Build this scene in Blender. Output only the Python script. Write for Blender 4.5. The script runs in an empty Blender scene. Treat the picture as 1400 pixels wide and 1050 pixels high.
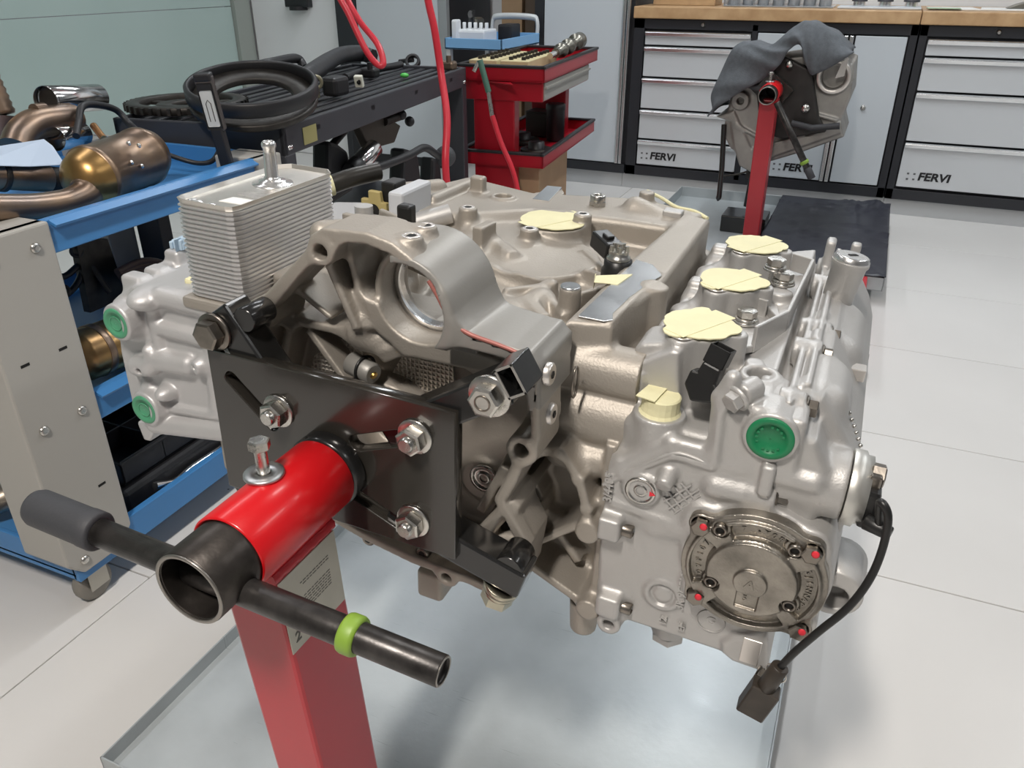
import bpy, bmesh, math, random
import numpy as np
from mathutils import Vector, Matrix
random.seed(7)
SC = bpy.context.scene
COL = SC.collection
R_ = math.radians

# ------------------------------------------------------------------ camera
F_PX = 1090.0
CAM_H, PITCH, YAW = 1.10, 27.6, 23.6
cd_ = bpy.data.cameras.new('camera'); cam = bpy.data.objects.new('camera', cd_); COL.objects.link(cam)
cd_.sensor_width = 36.0; cd_.lens = 36.0 * F_PX / 1400.0
cd_.clip_start = 0.02
cam.location = (0, 0, CAM_H); cam.rotation_euler = (R_(90 - PITCH), 0, R_(YAW))
SC.camera = cam

# ------------------------------------------------------------------ world, exposure
w = bpy.data.worlds.new('world'); SC.world = w; w.use_nodes = True
w.node_tree.nodes['Background'].inputs[0].default_value = (0.9, 0.95, 1, 1)
w.node_tree.nodes['Background'].inputs[1].default_value = 0.25
SC.view_settings.view_transform = 'Standard'; SC.view_settings.look = 'None'
SC.view_settings.exposure = -0.52; SC.view_settings.gamma = 1.0
SC.view_settings.use_curve_mapping = False

# ceiling lamps (x, y0, y1, power, colour): strip lamps running along Y under the ceiling
CEIL_Z = 2.75
STRIPS = [(-0.34, 1.35, 2.35, 12, (0.97, 0.97, 0.97)), (-0.34, 2.75, 4.15, 34, (0.93, 0.97, 1)),
          (-0.27, -0.90, -0.50, 96, (1, 0.93, 0.855)),
          (1.75, 0.2, 1.6, 12, (0.97, 0.97, 0.97)), (1.75, 2.4, 3.8, 26, (0.93, 0.97, 1)),
          (-2.05, 0.3, 1.7, 10, (0.97, 0.97, 1)), (-2.05, 2.5, 3.9, 20, (0.93, 0.97, 1))]

# ------------------------------------------------------------------ measuring: photo ray -> point on a plane at a real distance
_p, _a = R_(PITCH), R_(YAW)
_Fh = np.array([-math.sin(_a), math.cos(_a), 0]); _R = np.array([math.cos(_a), math.sin(_a), 0]); _Z = np.array([0, 0, 1.0])
_F = _Fh * math.cos(_p) - _Z * math.sin(_p); _U = _Fh * math.sin(_p) + _Z * math.cos(_p)
_C = np.array([0, 0, CAM_H])
def ray(x, y): return _F + _R * (x - 700) / F_PX + _U * (525 - y) / F_PX
def P(x, y, ax, v):
    d = ray(x, y); return _C + d * ((v - _C[ax]) / d[ax])
# engine frame: origin on the stand's pivot axis at the mounting plate, x to the right bank, y to the rear, z up
TH = R_(2.2)
O = np.array([-.4215, .53, .67])
ME = np.array([[math.cos(TH), 0, -math.sin(TH)], [0, 1, 0], [math.sin(TH), 0, math.cos(TH)]])
def E(x, y, ax, v):
    d = ME @ ray(x, y); c = ME @ (_C - O); return c + d * ((v - c[ax]) / d[ax])
def fx(x, y, yy): q = E(x, y, 1, yy); return (q[0], q[2])          # (x, z) on an engine plane y = yy
def tz(x, y, zz): q = E(x, y, 2, zz); return (q[0], q[1])          # (x, y) on an engine plane z = zz

# ------------------------------------------------------------------ materials
MATS = {}
def mat(name, col, metal=0.0, rough=0.5, bump=0.0, bscale=200.0, var=0.0, vscale=8.0, col2=None, coat=0.0,
        rvar=0.0, emit=None, estr=0.0, trans=0.0, alpha=1.0, spec=0.5, detail=4.0):
    if name in MATS: return MATS[name]
    m = bpy.data.materials.new(name); m.use_nodes = True
    nt = m.node_tree; b = nt.nodes['Principled BSDF']
    b.inputs['Base Color'].default_value = (*col, 1); b.inputs['Metallic'].default_value = metal
    b.inputs['Roughness'].default_value = rough; b.inputs['Coat Weight'].default_value = coat
    b.inputs['Coat Roughness'].default_value = 0.12
    b.inputs['Transmission Weight'].default_value = trans; b.inputs['Specular IOR Level'].default_value = spec
    if emit: b.inputs['Emission Color'].default_value = (*emit, 1); b.inputs['Emission Strength'].default_value = estr
    tc = nt.nodes.new('ShaderNodeTexCoord')
    if var or rvar:
        n = nt.nodes.new('ShaderNodeTexNoise'); n.inputs['Scale'].default_value = vscale; n.inputs['Detail'].default_value = detail
        nt.links.new(tc.outputs['Object'], n.inputs['Vector'])
        if var:
            c2 = col2 if col2 else tuple(max(0, c * (1 - var)) for c in col)
            r = nt.nodes.new('ShaderNodeValToRGB'); r.color_ramp.elements[0].position = .32; r.color_ramp.elements[1].position = .68
            r.color_ramp.elements[0].color = (*c2, 1); r.color_ramp.elements[1].color = (*col, 1)
            nt.links.new(n.outputs['Fac'], r.inputs['Fac']); nt.links.new(r.outputs['Color'], b.inputs['Base Color'])
        if rvar:
            mr = nt.nodes.new('ShaderNodeMapRange'); mr.inputs['To Min'].default_value = max(.02, rough - rvar); mr.inputs['To Max'].default_value = min(1, rough + rvar)
            nt.links.new(n.outputs['Fac'], mr.inputs['Value']); nt.links.new(mr.outputs['Result'], b.inputs['Roughness'])
    if bump:
        n2 = nt.nodes.new('ShaderNodeTexNoise'); n2.inputs['Scale'].default_value = bscale; n2.inputs['Detail'].default_value = 3
        nt.links.new(tc.outputs['Object'], n2.inputs['Vector'])
        bp = nt.nodes.new('ShaderNodeBump'); bp.inputs['Strength'].default_value = bump; bp.inputs['Distance'].default_value = .002
        nt.links.new(n2.outputs['Fac'], bp.inputs['Height']); nt.links.new(bp.outputs['Normal'], b.inputs['Normal'])
    MATS[name] = m
    return m
def knurl_mat(name, col, pitch, metal=.8, rough=.45):
    m = mat(name, col, metal, rough); nt = m.node_tree; b = nt.nodes['Principled BSDF']
    tc = nt.nodes.new('ShaderNodeTexCoord'); hs = []
    sep = nt.nodes.new('ShaderNodeSeparateXYZ'); nt.links.new(tc.outputs['Object'], sep.inputs[0])
    def M(op, a, b_=None):
        n = nt.nodes.new('ShaderNodeMath'); n.operation = op
        for i, q in enumerate((a, b_)):
            if q is None: continue
            if isinstance(q, (int, float)): n.inputs[i].default_value = q
            else: nt.links.new(q, n.inputs[i])
        return n.outputs[0]
    k = 2 * math.pi / pitch
    sx = M('SINE', M('MULTIPLY', M('ADD', sep.outputs['X'], sep.outputs['Y']), k)); sz = M('SINE', M('MULTIPLY', M('SUBTRACT', sep.outputs['Z'], sep.outputs['Y']), k))
    h = M('MAXIMUM', sx, sz)
    bp = nt.nodes.new('ShaderNodeBump'); bp.inputs['Strength'].default_value = 1; bp.inputs['Distance'].default_value = pitch * .5
    nt.links.new(h, bp.inputs['Height']); nt.links.new(bp.outputs['Normal'], b.inputs['Normal'])
    return m

cast = mat('cast_aluminium_tan', (.41, .375, .33), .55, .52, .20, 400, .10, 14, rvar=.06)
castH = mat('cast_aluminium_silver', (.52, .51, .495), .55, .50, .14, 500, .06, 16, rvar=.04)
castW = mat('cast_aluminium_pale', (.55, .545, .545), .45, .48, .15, 500, .05, 16)
castP = mat('painted_smooth_casting', (.31, .30, .28), .40, .46, .05, 300, .06, 20)
mach = mat('machined_aluminium', (.86, .87, .88), 1, .24, .06, 600, .05, 30, rvar=.06)
machS = mat('cut_flange_face', (.78, .74, .70), .85, .34, .05, 500, .05, 20)
alu = mat('bright_pressed_aluminium', (.83, .82, .81), .92, .27, .04, 300, .06, 18, rvar=.06)
pewter = mat('aged_pump_cover_metal', (.40, .37, .325), .9, .36, .30, 420, .50, 34, rvar=.1)
alu2 = mat('pressed_plate_aluminium', (.78, .77, .765), .85, .34)
steel = mat('zinc_plated_steel', (.66, .64, .60), 1, .28, .05, 300, .20, 60, rvar=.08)
steelD = mat('dark_bolt_steel', (.30, .27, .235), 1, .34, .06, 300, .25, 60)
blackP = mat('black_painted_steel', (.012, .012, .012), 0, .24, .10, 90, coat=.4, rvar=.06, vscale=30, var=.3)
plateP = mat('black_mount_plate_paint', (.030, .027, .023), 0, .20, .06, 60, coat=.5, var=.2, vscale=10)
wornB = mat('worn_black_oxide_tube', (.022, .020, .019), .5, .34, .10, 200, .9, 55, col2=(.065, .06, .057), rvar=.08)
rawring = mat('scuffed_tube_end_steel', (.085, .075, .068), .8, .38, .15, 120, .5, 40)
rubberB = mat('dark_grey_rubber', (.045, .046, .052), 0, .62, .12, 300)
plasB = mat('black_connector_plastic', (.012, .012, .012), 0, .38, .05, 200)
redP = mat('glossy_red_paint', (.58, .006, .010), 0, .30, .03, 40, coat=.25)
redPost = mat('red_post_paint', (.50, .030, .042), 0, .30, .04, 40, .10, 6)
redD = mat('tool_cart_red_paint', (.33, .006, .016), 0, .32, .03, 60)
green = mat('green_plastic_cap', (.010, .19, .075), 0, .40)
greenL = mat('pale_green_plastic_cap', (.075, .30, .165), 0, .42)
lime = mat('lime_green_rubber', (.22, .36, .045), 0, .45)
tape = mat('cream_masking_tape', (.80, .76, .48), 0, .62, .25, 120, .08, 25)
redK = mat('red_paint_mark', (.75, .03, .05), 0, .5)
pinkL = mat('reddish_reflection_line', (.36, .13, .11), .2, .45)  # tint of the reflection painted along the arch edge
dark = mat('dark_bore', (.012, .011, .010), .3, .6)
brass = mat('brass', (.55, .36, .10), 1, .35)
white = mat('white_paper', (.82, .82, .80), 0, .6)
# ------------------------------------------------------------------ mesh building
class MB:
    """collects closed shapes; build() links them as one mesh object"""
    def __init__(s): s.v = []; s.f = []; s.sm = []
    def add(s, vs, fs, smooth=False):
        o = len(s.v); s.v += [tuple(map(float, q)) for q in vs]
        for f in fs: s.f.append([i + o for i in f]); s.sm.append(smooth)
        return s
    def bm(s, b, smooth=False):
        b.verts.index_update(); s.add([v.co for v in b.verts], [[v.index for v in f.verts] for f in b.faces], smooth); b.free(); return s
    def box(s, lo, hi, bev=0.0, seg=2, M=None):
        lo = [min(a, b) for a, b in zip(lo, hi)] if any(a > b for a, b in zip(lo, hi)) else lo
        b = bmesh.new(); bmesh.ops.create_cube(b, size=1)
        for v in b.verts: v.co = Vector([l + (c + .5) * (h - l) for l, h, c in zip(lo, hi, v.co)])
        if bev: bmesh.ops.bevel(b, geom=b.edges[:], offset=bev, segments=seg, affect='EDGES', profile=.5)
        if M is not None: b.transform(M)
        return s.bm(b)
    def prism(s, pts, ax, a, b_, bev=0.0, seg=2, M=None):
        """polygon pts extruded along axis ax from a to b_"""
        n = len(pts); ar = sum(pts[i][0] * pts[(i + 1) % n][1] - pts[(i + 1) % n][0] * pts[i][1] for i in range(n))
        pts = list(pts) if ar > 0 else list(pts)[::-1]
        def co(q, t): c = [0, 0, 0]; o = [i for i in range(3) if i != ax]; c[o[0]], c[o[1]] = q; c[ax] = t; return c
        b = bmesh.new(); v0 = [b.verts.new(co(q, a)) for q in pts]; v1 = [b.verts.new(co(q, b_)) for q in pts]
        b.faces.new(v0); b.faces.new(v1)
        for i in range(n): b.faces.new((v0[i], v0[(i + 1) % n], v1[(i + 1) % n], v1[i]))
        bmesh.ops.recalc_face_normals(b, faces=b.faces[:])
        if bev: bmesh.ops.bevel(b, geom=b.edges[:], offset=bev, segments=seg, affect='EDGES', profile=.5)
        if M is not None: b.transform(M)
        return s.bm(b)
    def lathe(s, prof, p0=(0, 0, 0), d=(0, 0, 1), n=32, smooth=True, cap=True, a0=0.0):
        """profile [(r, h)...] turned about direction d from p0"""
        d = Vector(d).normalized(); u = d.orthogonal().normalized(); w_ = d.cross(u); p0 = Vector(p0)
        vs = []; fs = []
        for r, h in prof:
            for i in range(n):
                t = 2 * math.pi * i / n + a0; vs.append(p0 + d * h + (u * math.cos(t) + w_ * math.sin(t)) * r)
        m = len(prof)
        for j in range(m - 1):
            for i in range(n): fs.append((j * n + i, j * n + (i + 1) % n, (j + 1) * n + (i + 1) % n, (j + 1) * n + i))
        s.add(vs, fs, smooth)
        if cap:
            s.add(vs[:n], [list(range(n))[::-1]]); s.add(vs[-n:], [list(range(n))])
        return s
    def cyl(s, p0, p1, r0, r1=None, n=24, bev=0.0, smooth=True):
        p0 = Vector(p0); p1 = Vector(p1); L = (p1 - p0).length; r1 = r0 if r1 is None else r1
        pr = [(max(r0 - bev, 1e-5), 0), (r0, bev), (r1, L - bev), (max(r1 - bev, 1e-5), L)] if bev else [(r0, 0), (r1, L)]
        return s.lathe(pr, p0, p1 - p0, n, smooth)
    def pipe(s, p0, p1, ro, ri, n=28, bev=.001):
        p0 = Vector(p0); p1 = Vector(p1); L = (p1 - p0).length
        return s.lathe([(ri, bev), (ri + bev, 0), (ro - bev, 0), (ro, bev), (ro, L - bev), (ro - bev, L), (ri + bev, L), (ri, L - bev), (ri, bev)], p0, p1 - p0, n, True, False)
    def tube(s, pts, r, n=10, smooth=True, cap=True, sub=0):
        pts = [Vector(q) for q in pts]
        if sub: pts = catmull(pts, sub)
        rr = r if isinstance(r, (list, tuple)) else None
        vs = []; fs = []; m = len(pts); u = None
        for j, q in enumerate(pts):
            t = (pts[min(j + 1, m - 1)] - pts[max(j - 1, 0)]).normalized()
            u = t.orthogonal().normalized() if u is None else (u - t * u.dot(t)).normalized()
            w_ = t.cross(u)
            ra = r if rr is None else np.interp(j / (m - 1), np.linspace(0, 1, len(rr)), rr)
            for i in range(n):
                a = 2 * math.pi * i / n; vs.append(q + (u * math.cos(a) + w_ * math.sin(a)) * ra)
        for j in range(m - 1):
            for i in range(n): fs.append((j * n + i, j * n + (i + 1) % n, (j + 1) * n + (i + 1) % n, (j + 1) * n + i))
        s.add(vs, fs, smooth)
        if cap: s.add(vs[:n], [list(range(n))[::-1]]); s.add(vs[-n:], [list(range(n))])
        return s
    def hexa(s, p0, d, r, h, chamf=.0012, a0=0.0):
        s.lathe([(r * .86, 0), (r, chamf), (r, h - chamf), (r * .84, h)], p0, d, 6, False, True, a0); return s
    def ell(s, c, rad, n=20, m=12, M=None):
        vs = []; fs = []
        for j in range(m + 1):
            ph = -math.pi / 2 + math.pi * j / m
            for i in range(n):
                a = 2 * math.pi * i / n; vs.append(Vector((rad[0] * math.cos(ph) * math.cos(a), rad[1] * math.cos(ph) * math.sin(a), rad[2] * math.sin(ph))))
        if M is not None: vs = [M @ v for v in vs]
        vs = [v + Vector(c) for v in vs]
        for j in range(m):
            for i in range(n): fs.append((j * n + i, j * n + (i + 1) % n, (j + 1) * n + (i + 1) % n, (j + 1) * n + i))
        return s.add(vs, fs, True)
    def mesh(s, name):
        me = bpy.data.meshes.new(name); me.from_pydata(s.v, [], s.f); me.polygons.foreach_set('use_smooth', s.sm); me.update(); return me
    def build(s, name, m, parent=None, label=None, M=None):
        o = bpy.data.objects.new(name, s.mesh(name)); COL.objects.link(o)
        if m: o.data.materials.append(m)
        if parent: o.parent = parent
        if M is not None: o.matrix_local = M
        if label: o['label'] = label
        return o
def catmull(p, k):
    q = [p[0] * 2 - p[1]] + list(p) + [p[-1] * 2 - p[-2]]; out = []
    for i in range(1, len(q) - 2):
        for j in range(k):
            t = j / k; a, b, c, d = q[i - 1], q[i], q[i + 1], q[i + 2]
            out.append(.5 * ((2 * b) + (c - a) * t + (2 * a - 5 * b + 4 * c - d) * t * t + (3 * b - a - 3 * c + d) * t ** 3))
    out.append(p[-1]); return out
def thing(name, label, cat, loc=(0, 0, 0), rot=(0, 0, 0), group=None):
    o = bpy.data.objects.new(name, None); COL.objects.link(o); o.location = loc; o.rotation_euler = rot; o.empty_display_size = .05
    o['label'] = label; o['category'] = cat
    if group: o['group'] = group
    return o
def tag(o, label, cat, group=None):
    o['label'] = label; o['category'] = cat
    if group: o['group'] = group
    return o
def struct(o): o['kind'] = 'structure'; return o
def text_obj(name, body, size, m, parent, M, ext=.0006, font_bold=True, xs=1.0, shear=0.0):
    c = bpy.data.curves.new(name + '_text', 'FONT'); c.body = body; c.size = size; c.extrude = ext; c.align_x = 'CENTER'; c.align_y = 'CENTER'
    c.shear = shear; c.resolution_u = 3
    if font_bold: c.offset = size * (.022 if font_bold is True else font_bold)
    t = bpy.data.objects.new(name, c); COL.objects.link(t)
    dg = bpy.context.evaluated_depsgraph_get(); me = bpy.data.meshes.new_from_object(t.evaluated_get(dg))
    bpy.data.objects.remove(t); bpy.data.curves.remove(c)
    if xs != 1: me.transform(Matrix.Diagonal((xs, 1, 1, 1)))
    me.materials.clear(); me.materials.append(m)
    o = bpy.data.objects.new(name, me); COL.objects.link(o)
    if parent: o.parent = parent
    o.matrix_local = M
    return o
def frame(p, xd, yd):
    """matrix with local x along xd, y along yd"""
    x = Vector(xd).normalized(); y = Vector(yd); y = (y - x * y.dot(x)).normalized(); z = x.cross(y)
    return Matrix(((x[0], y[0], z[0], p[0]), (x[1], y[1], z[1], p[1]), (x[2], y[2], z[2], p[2]), (0, 0, 0, 1)))

# ------------------------------------------------------------------ castings: distance-field solids with filleted joints
class Vox:
    def __init__(s, lo, hi, h):
        s.lo = np.array(lo, float); s.h = h
        n = np.ceil((np.array(hi) - s.lo) / h).astype(int) + 1
        s.ax = [(s.lo[i] + h * np.arange(n[i])).astype(np.float32) for i in range(3)]
        s.f = np.full(n, .05, np.float32)
    def _sl(s, lo, hi, m):
        r = []
        for i in range(3):
            a = int(np.floor((lo[i] - m - s.lo[i]) / s.h)); b = int(np.ceil((hi[i] + m - s.lo[i]) / s.h)) + 1
            a = max(a, 0); b = min(b, s.f.shape[i])
            if b <= a: return None
            r.append(slice(a, b))
        return tuple(r)
    def _g(s, sl): return s.ax[0][sl[0]][:, None, None], s.ax[1][sl[1]][None, :, None], s.ax[2][sl[2]][None, None, :]
    def _op(s, sl, d, op, k):
        f = s.f[sl]
        if op == 'u':
            r = np.minimum(f, d)
            if k: hh = np.maximum(k - np.abs(f - d), 0); r -= hh * hh / (4 * k)
        else:
            d = -d; r = np.maximum(f, d)
            if k: hh = np.maximum(k - np.abs(f - d), 0); r += hh * hh / (4 * k)
        s.f[sl] = r
    def box(s, lo, hi, r=.004, k=.006, op='u'):
        lo = np.minimum(lo, hi) if False else np.array(lo, float); hi = np.array(hi, float); lo, hi = np.minimum(lo, hi), np.maximum(lo, hi)
        sl = s._sl(lo, hi, .012 + k)
        if sl is None: return
        X, Y, Z = s._g(sl); c = (lo + hi) / 2; b = (hi - lo) / 2; r = min(r, b.min() * .95)
        q = [np.abs(g - c[i]) - (b[i] - r) for i, g in enumerate((X, Y, Z))]
        d = np.sqrt(np.maximum(q[0], 0) ** 2 + np.maximum(q[1], 0) ** 2 + np.maximum(q[2], 0) ** 2) + np.minimum(np.maximum(np.maximum(q[0], q[1]), q[2]), 0) - r
        s._op(sl, d, op, k)
    def cap(s, p0, p1, r0, r1=None, k=.006, op='u'):
        p0 = np.array(p0, float); p1 = np.array(p1, float); r1 = r0 if r1 is None else r1; m = max(r0, r1)
        sl = s._sl(np.minimum(p0, p1) - m, np.maximum(p0, p1) + m, .012 + k)
        if sl is None: return
        X, Y, Z = s._g(sl); v = p1 - p0; L2 = max(v @ v, 1e-12)
        t = np.clip(((X - p0[0]) * v[0] + (Y - p0[1]) * v[1] + (Z - p0[2]) * v[2]) / L2, 0, 1)
        d = np.sqrt((X - p0[0] - t * v[0]) ** 2 + (Y - p0[1] - t * v[1]) ** 2 + (Z - p0[2] - t * v[2]) ** 2) - (r0 + (r1 - r0) * t)
        s._op(sl, d, op, k)
    def cyl(s, p0, p1, r0, r1=None, k=.006, op='u', rnd=.002, ri=None):
        p0 = np.array(p0, float); p1 = np.array(p1, float); r1 = r0 if r1 is None else r1; m = max(r0, r1)
        sl = s._sl(np.minimum(p0, p1) - m, np.maximum(p0, p1) + m, .012 + k)
        if sl is None: return
        X, Y, Z = s._g(sl); v = p1 - p0; L = np.linalg.norm(v); v = v / L
        t = (X - p0[0]) * v[0] + (Y - p0[1]) * v[1] + (Z - p0[2]) * v[2]
        rr = np.sqrt(np.maximum((X - p0[0] - t * v[0]) ** 2 + (Y - p0[1] - t * v[1]) ** 2 + (Z - p0[2] - t * v[2]) ** 2, 0))
        a = rr - (r0 + (r1 - r0) * np.clip(t / L, 0, 1))
        if ri is not None: a = np.maximum(a, ri - rr)
        a = a + rnd; b = np.abs(t - L / 2) - L / 2 + rnd
        d = np.sqrt(np.maximum(a, 0) ** 2 + np.maximum(b, 0) ** 2) + np.minimum(np.maximum(a, b), 0) - rnd
        s._op(sl, d, op, k)
    def ell(s, c, rad, k=.008, op='u'):
        c = np.array(c, float); rad = np.array(rad, float); sl = s._sl(c - rad, c + rad, .012 + k)
        if sl is None: return
        X, Y, Z = s._g(sl); q = np.sqrt(((X - c[0]) / rad[0]) ** 2 + ((Y - c[1]) / rad[1]) ** 2 + ((Z - c[2]) / rad[2]) ** 2)
        s._op(sl, (q - 1) * rad.min(), op, k)
    def poly(s, pts, ax, a, b, r=.003, k=.006, op='u', shell=None):
        pts = np.array(pts, float); o = [i for i in range(3) if i != ax]; a, b = min(a, b), max(a, b)
        lo = np.zeros(3); hi = np.zeros(3); lo[ax], hi[ax] = a, b
        for j in (0, 1): lo[o[j]], hi[o[j]] = pts[:, j].min(), pts[:, j].max()
        sl = s._sl(lo, hi, .012 + k)
        if sl is None: return
        U = s.ax[o[0]][sl[o[0]]][:, None]; V = s.ax[o[1]][sl[o[1]]][None, :]
        d2 = np.full((U.shape[0], V.shape[1]), 1e9); ins = np.zeros(d2.shape, bool); n = len(pts)
        for i in range(n):
            x0, y0 = pts[i]; x1, y1 = pts[(i + 1) % n]; ex, ey = x1 - x0, y1 - y0
            t = np.clip(((U - x0) * ex + (V - y0) * ey) / max(ex * ex + ey * ey, 1e-12), 0, 1)
            d2 = np.minimum(d2, (U - x0 - t * ex) ** 2 + (V - y0 - t * ey) ** 2)
            c = (y0 > V) != (y1 > V)
            with np.errstate(divide='ignore', invalid='ignore'): ins ^= c & (U < (x1 - x0) * (V - y0) / (y1 - y0 if y1 != y0 else 1e-9) + x0)
        d = np.sqrt(d2); d[ins] *= -1
        if shell: d = np.maximum(d, -(d + shell))
        d = np.expand_dims(d.astype(np.float32), ax) + r
        sh = [1, 1, 1]; T = s.ax[ax][sl[ax]]; sh[ax] = len(T); e = (np.abs(T - (a + b) / 2) - (b - a) / 2).reshape(sh) + r
        s._op(sl, np.sqrt(np.maximum(d, 0) ** 2 + np.maximum(e, 0) ** 2) + np.minimum(np.maximum(d, e), 0) - r, op, k)
    def rib(s, p0, p1, ax, a, b, w_=.006, k=.006, r=.002):
        """thin wall between two points of a plane, from a to b along axis ax"""
        p0 = np.array(p0); p1 = np.array(p1); t = p1 - p0; t = t / np.linalg.norm(t); n = np.array([-t[1], t[0]]) * w_ / 2
        s.poly([p0 - n, p1 - n, p1 + n, p0 + n], ax, a, b, r, k)
    def mesh(s, name):
        f = s.f; f[0], f[-1] = .05, .05; f[:, 0], f[:, -1] = .05, .05; f[:, :, 0], f[:, :, -1] = .05, .05
        neg = f < 0; cs = np.zeros(tuple(n - 1 for n in f.shape), np.int8)
        cn = [(i, j, k) for i in (0, 1) for j in (0, 1) for k in (0, 1)]
        sh = cs.shape
        def C(a, c): return a[c[0]:c[0] + sh[0], c[1]:c[1] + sh[1], c[2]:c[2] + sh[2]]
        for c in cn: cs += C(neg, c)
        act = (cs > 0) & (cs < 8); idx = np.full(sh, -1, np.int32); I = np.argwhere(act); idx[act] = np.arange(len(I))
        v8 = {c: f[I[:, 0] + c[0], I[:, 1] + c[1], I[:, 2] + c[2]].astype(np.float64) for c in cn}
        acc = np.zeros((len(I), 3)); cnt = np.zeros(len(I))
        for c in cn:
            for ax in range(3):
                if c[ax]: continue
                c2 = list(c); c2[ax] = 1; c2 = tuple(c2); a, b = v8[c], v8[c2]; m = (a < 0) != (b < 0)
                t = np.where(m, a / np.where(m, a - b, 1), 0); p = np.tile(np.array(c, float), (len(I), 1)); p[:, ax] += t
                acc[m] += p[m]; cnt[m] += 1
        V = (I + acc / cnt[:, None]) * s.h + s.lo
        Q = []
        for ax in range(3):
            a = [slice(1, -1)] * 3; b = [slice(1, -1)] * 3; a[ax] = slice(0, -1); b[ax] = slice(1, None)
            m = neg[tuple(a)] != neg[tuple(b)]; G = np.argwhere(m); fl = neg[tuple(a)][m]
            for i in range(3):
                if i != ax: G[:, i] += 1
            o = [i for i in range(3) if i != ax]; q = []
            for d0, d1 in ((0, 0), (-1, 0), (-1, -1), (0, -1)):
                g = G.copy(); g[:, o[0]] += d0; g[:, o[1]] += d1; q.append(idx[g[:, 0], g[:, 1], g[:, 2]])
            q = np.stack(q, 1); flip = fl if ax == 1 else ~fl
            q[flip] = q[flip][:, ::-1]; Q.append(q)
        Q = np.concatenate(Q); me = bpy.data.meshes.new(name)
        me.vertices.add(len(V)); me.vertices.foreach_set('co', V.astype(np.float32).ravel())
        me.loops.add(len(Q) * 4); me.loops.foreach_set('vertex_index', Q.astype(np.int32).ravel())
        me.polygons.add(len(Q)); me.polygons.foreach_set('loop_start', np.arange(0, len(Q) * 4, 4, dtype=np.int32)); me.polygons.foreach_set('loop_total', np.full(len(Q), 4, np.int32))
        me.polygons.foreach_set('use_smooth', np.ones(len(Q), bool)); me.update(calc_edges=True); me.validate()
        return me
    def build(s, name, m, parent, label=None):
        o = bpy.data.objects.new(name, s.mesh(name)); COL.objects.link(o); o.data.materials.append(m); o.parent = parent
        if label: o['label'] = label
        return o
# ------------------------------------------------------------------ the room
tileM = mat('pale_floor_tile', (.70, .685, .665), 0, .30, .03, 12, .05, 2.2, rvar=.06)
def specks(m, thr=.80):
    nt = m.node_tree; b = nt.nodes['Principled BSDF']; tc = nt.nodes.new('ShaderNodeTexCoord'); ob = nt.nodes.new('ShaderNodeNewGeometry')
    v = nt.nodes.new('ShaderNodeTexVoronoi'); v.inputs['Scale'].default_value = 7.5; nt.links.new(ob.outputs['Position'], v.inputs['Vector'])
    lt = nt.nodes.new('ShaderNodeMath'); lt.operation = 'LESS_THAN'; lt.inputs[1].default_value = .020; nt.links.new(v.outputs['Distance'], lt.inputs[0])
    n = nt.nodes.new('ShaderNodeTexNoise'); n.inputs['Scale'].default_value = 3.1; nt.links.new(ob.outputs['Position'], n.inputs['Vector'])
    g = nt.nodes.new('ShaderNodeMath'); g.operation = 'GREATER_THAN'; g.inputs[1].default_value = .50; nt.links.new(n.outputs['Fac'], g.inputs[0])
    mu = nt.nodes.new('ShaderNodeMath'); mu.operation = 'MULTIPLY'; nt.links.new(lt.outputs[0], mu.inputs[0]); nt.links.new(g.outputs[0], mu.inputs[1])
    mx = nt.nodes.new('ShaderNodeMixRGB'); mx.inputs['Color2'].default_value = (.10, .09, .08, 1); src = b.inputs['Base Color'].links[0].from_socket
    nt.links.new(mu.outputs[0], mx.inputs['Fac']); nt.links.new(src, mx.inputs['Color1']); nt.links.new(mx.outputs[0], b.inputs['Base Color'])
specks(tileM)
groutM = mat('grey_grout', (.30, .29, .28), 0, .8)
wallM = mat('white_wall_paint', (.78, .79, .80), 0, .6, .05, 60)
ceilM = mat('grey_ceiling', (.30, .31, .32), 0, .7); wallD = mat('grey_wall_paint', (.30, .31, .33), 0, .6, .05, 60)
glassM = mat('frosted_green_glass', (.40, .52, .49), 0, .34, .02, 3, .10, .8, col2=(.47, .58, .555))
frameM = mat('window_frame_grey_green', (.33, .36, .33), 0, .5)
blackM = mat('black_cabinet_frame', (.020, .021, .026), 0, .42, .03, 80)
drawM = mat('light_grey_drawer_front', (.62, .64, .66), .15, .36, .02, 60)
doorM = mat('blue_grey_cabinet_door', (.56, .60, .635), .05, .38, .02, 60)
aluH = mat('aluminium_handle_profile', (.82, .83, .84), 1, .26)
woodM = mat('oak_worktop', (.56, .36, .19), 0, .45, .05, 40, .35, 14, col2=(.42, .25, .12))
plinM = mat('grey_plinth', (.50, .51, .52), 0, .45)

X0, X1, Y0, Y1 = -3.75, 4.0, -3.0, 5.0
floor = struct(MB().box((X0, Y0, -.06), (X1, Y1, -.004)).build('floor', groutM))
tl = MB().box((.0015, .0015, -.02), (1.1265, .5985, 0), .001, 1).mesh('floor_tile'); tl.materials.append(tileM)
x = -.05 - 1.128 * 4; col = -4
while x < X1:
    y = (1.455 if col % 2 == 0 else 1.50) - .6 * 8
    while y < Y1:
        if x > X0 - 1.2 and y > Y0 - .6:
            t = bpy.data.objects.new('floor_tile', tl); COL.objects.link(t); t.location = (x, y, 0); t.parent = floor
        y += .6
    x += 1.128; col += 1
struct(MB().box((X0 - 1.2, Y1, -.06), (X1 + 1.2, Y1 + .1, CEIL_Z)).build('wall_back', wallM))
struct(MB().box((X1 + .0, Y0 - .1, -.06), (X1 + .1, Y1, CEIL_Z)).build('wall_right', wallD))
struct(MB().box((X0, Y0 - .1, -.06), (X1, Y0, CEIL_Z)).build('wall_front', wallD))
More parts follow.
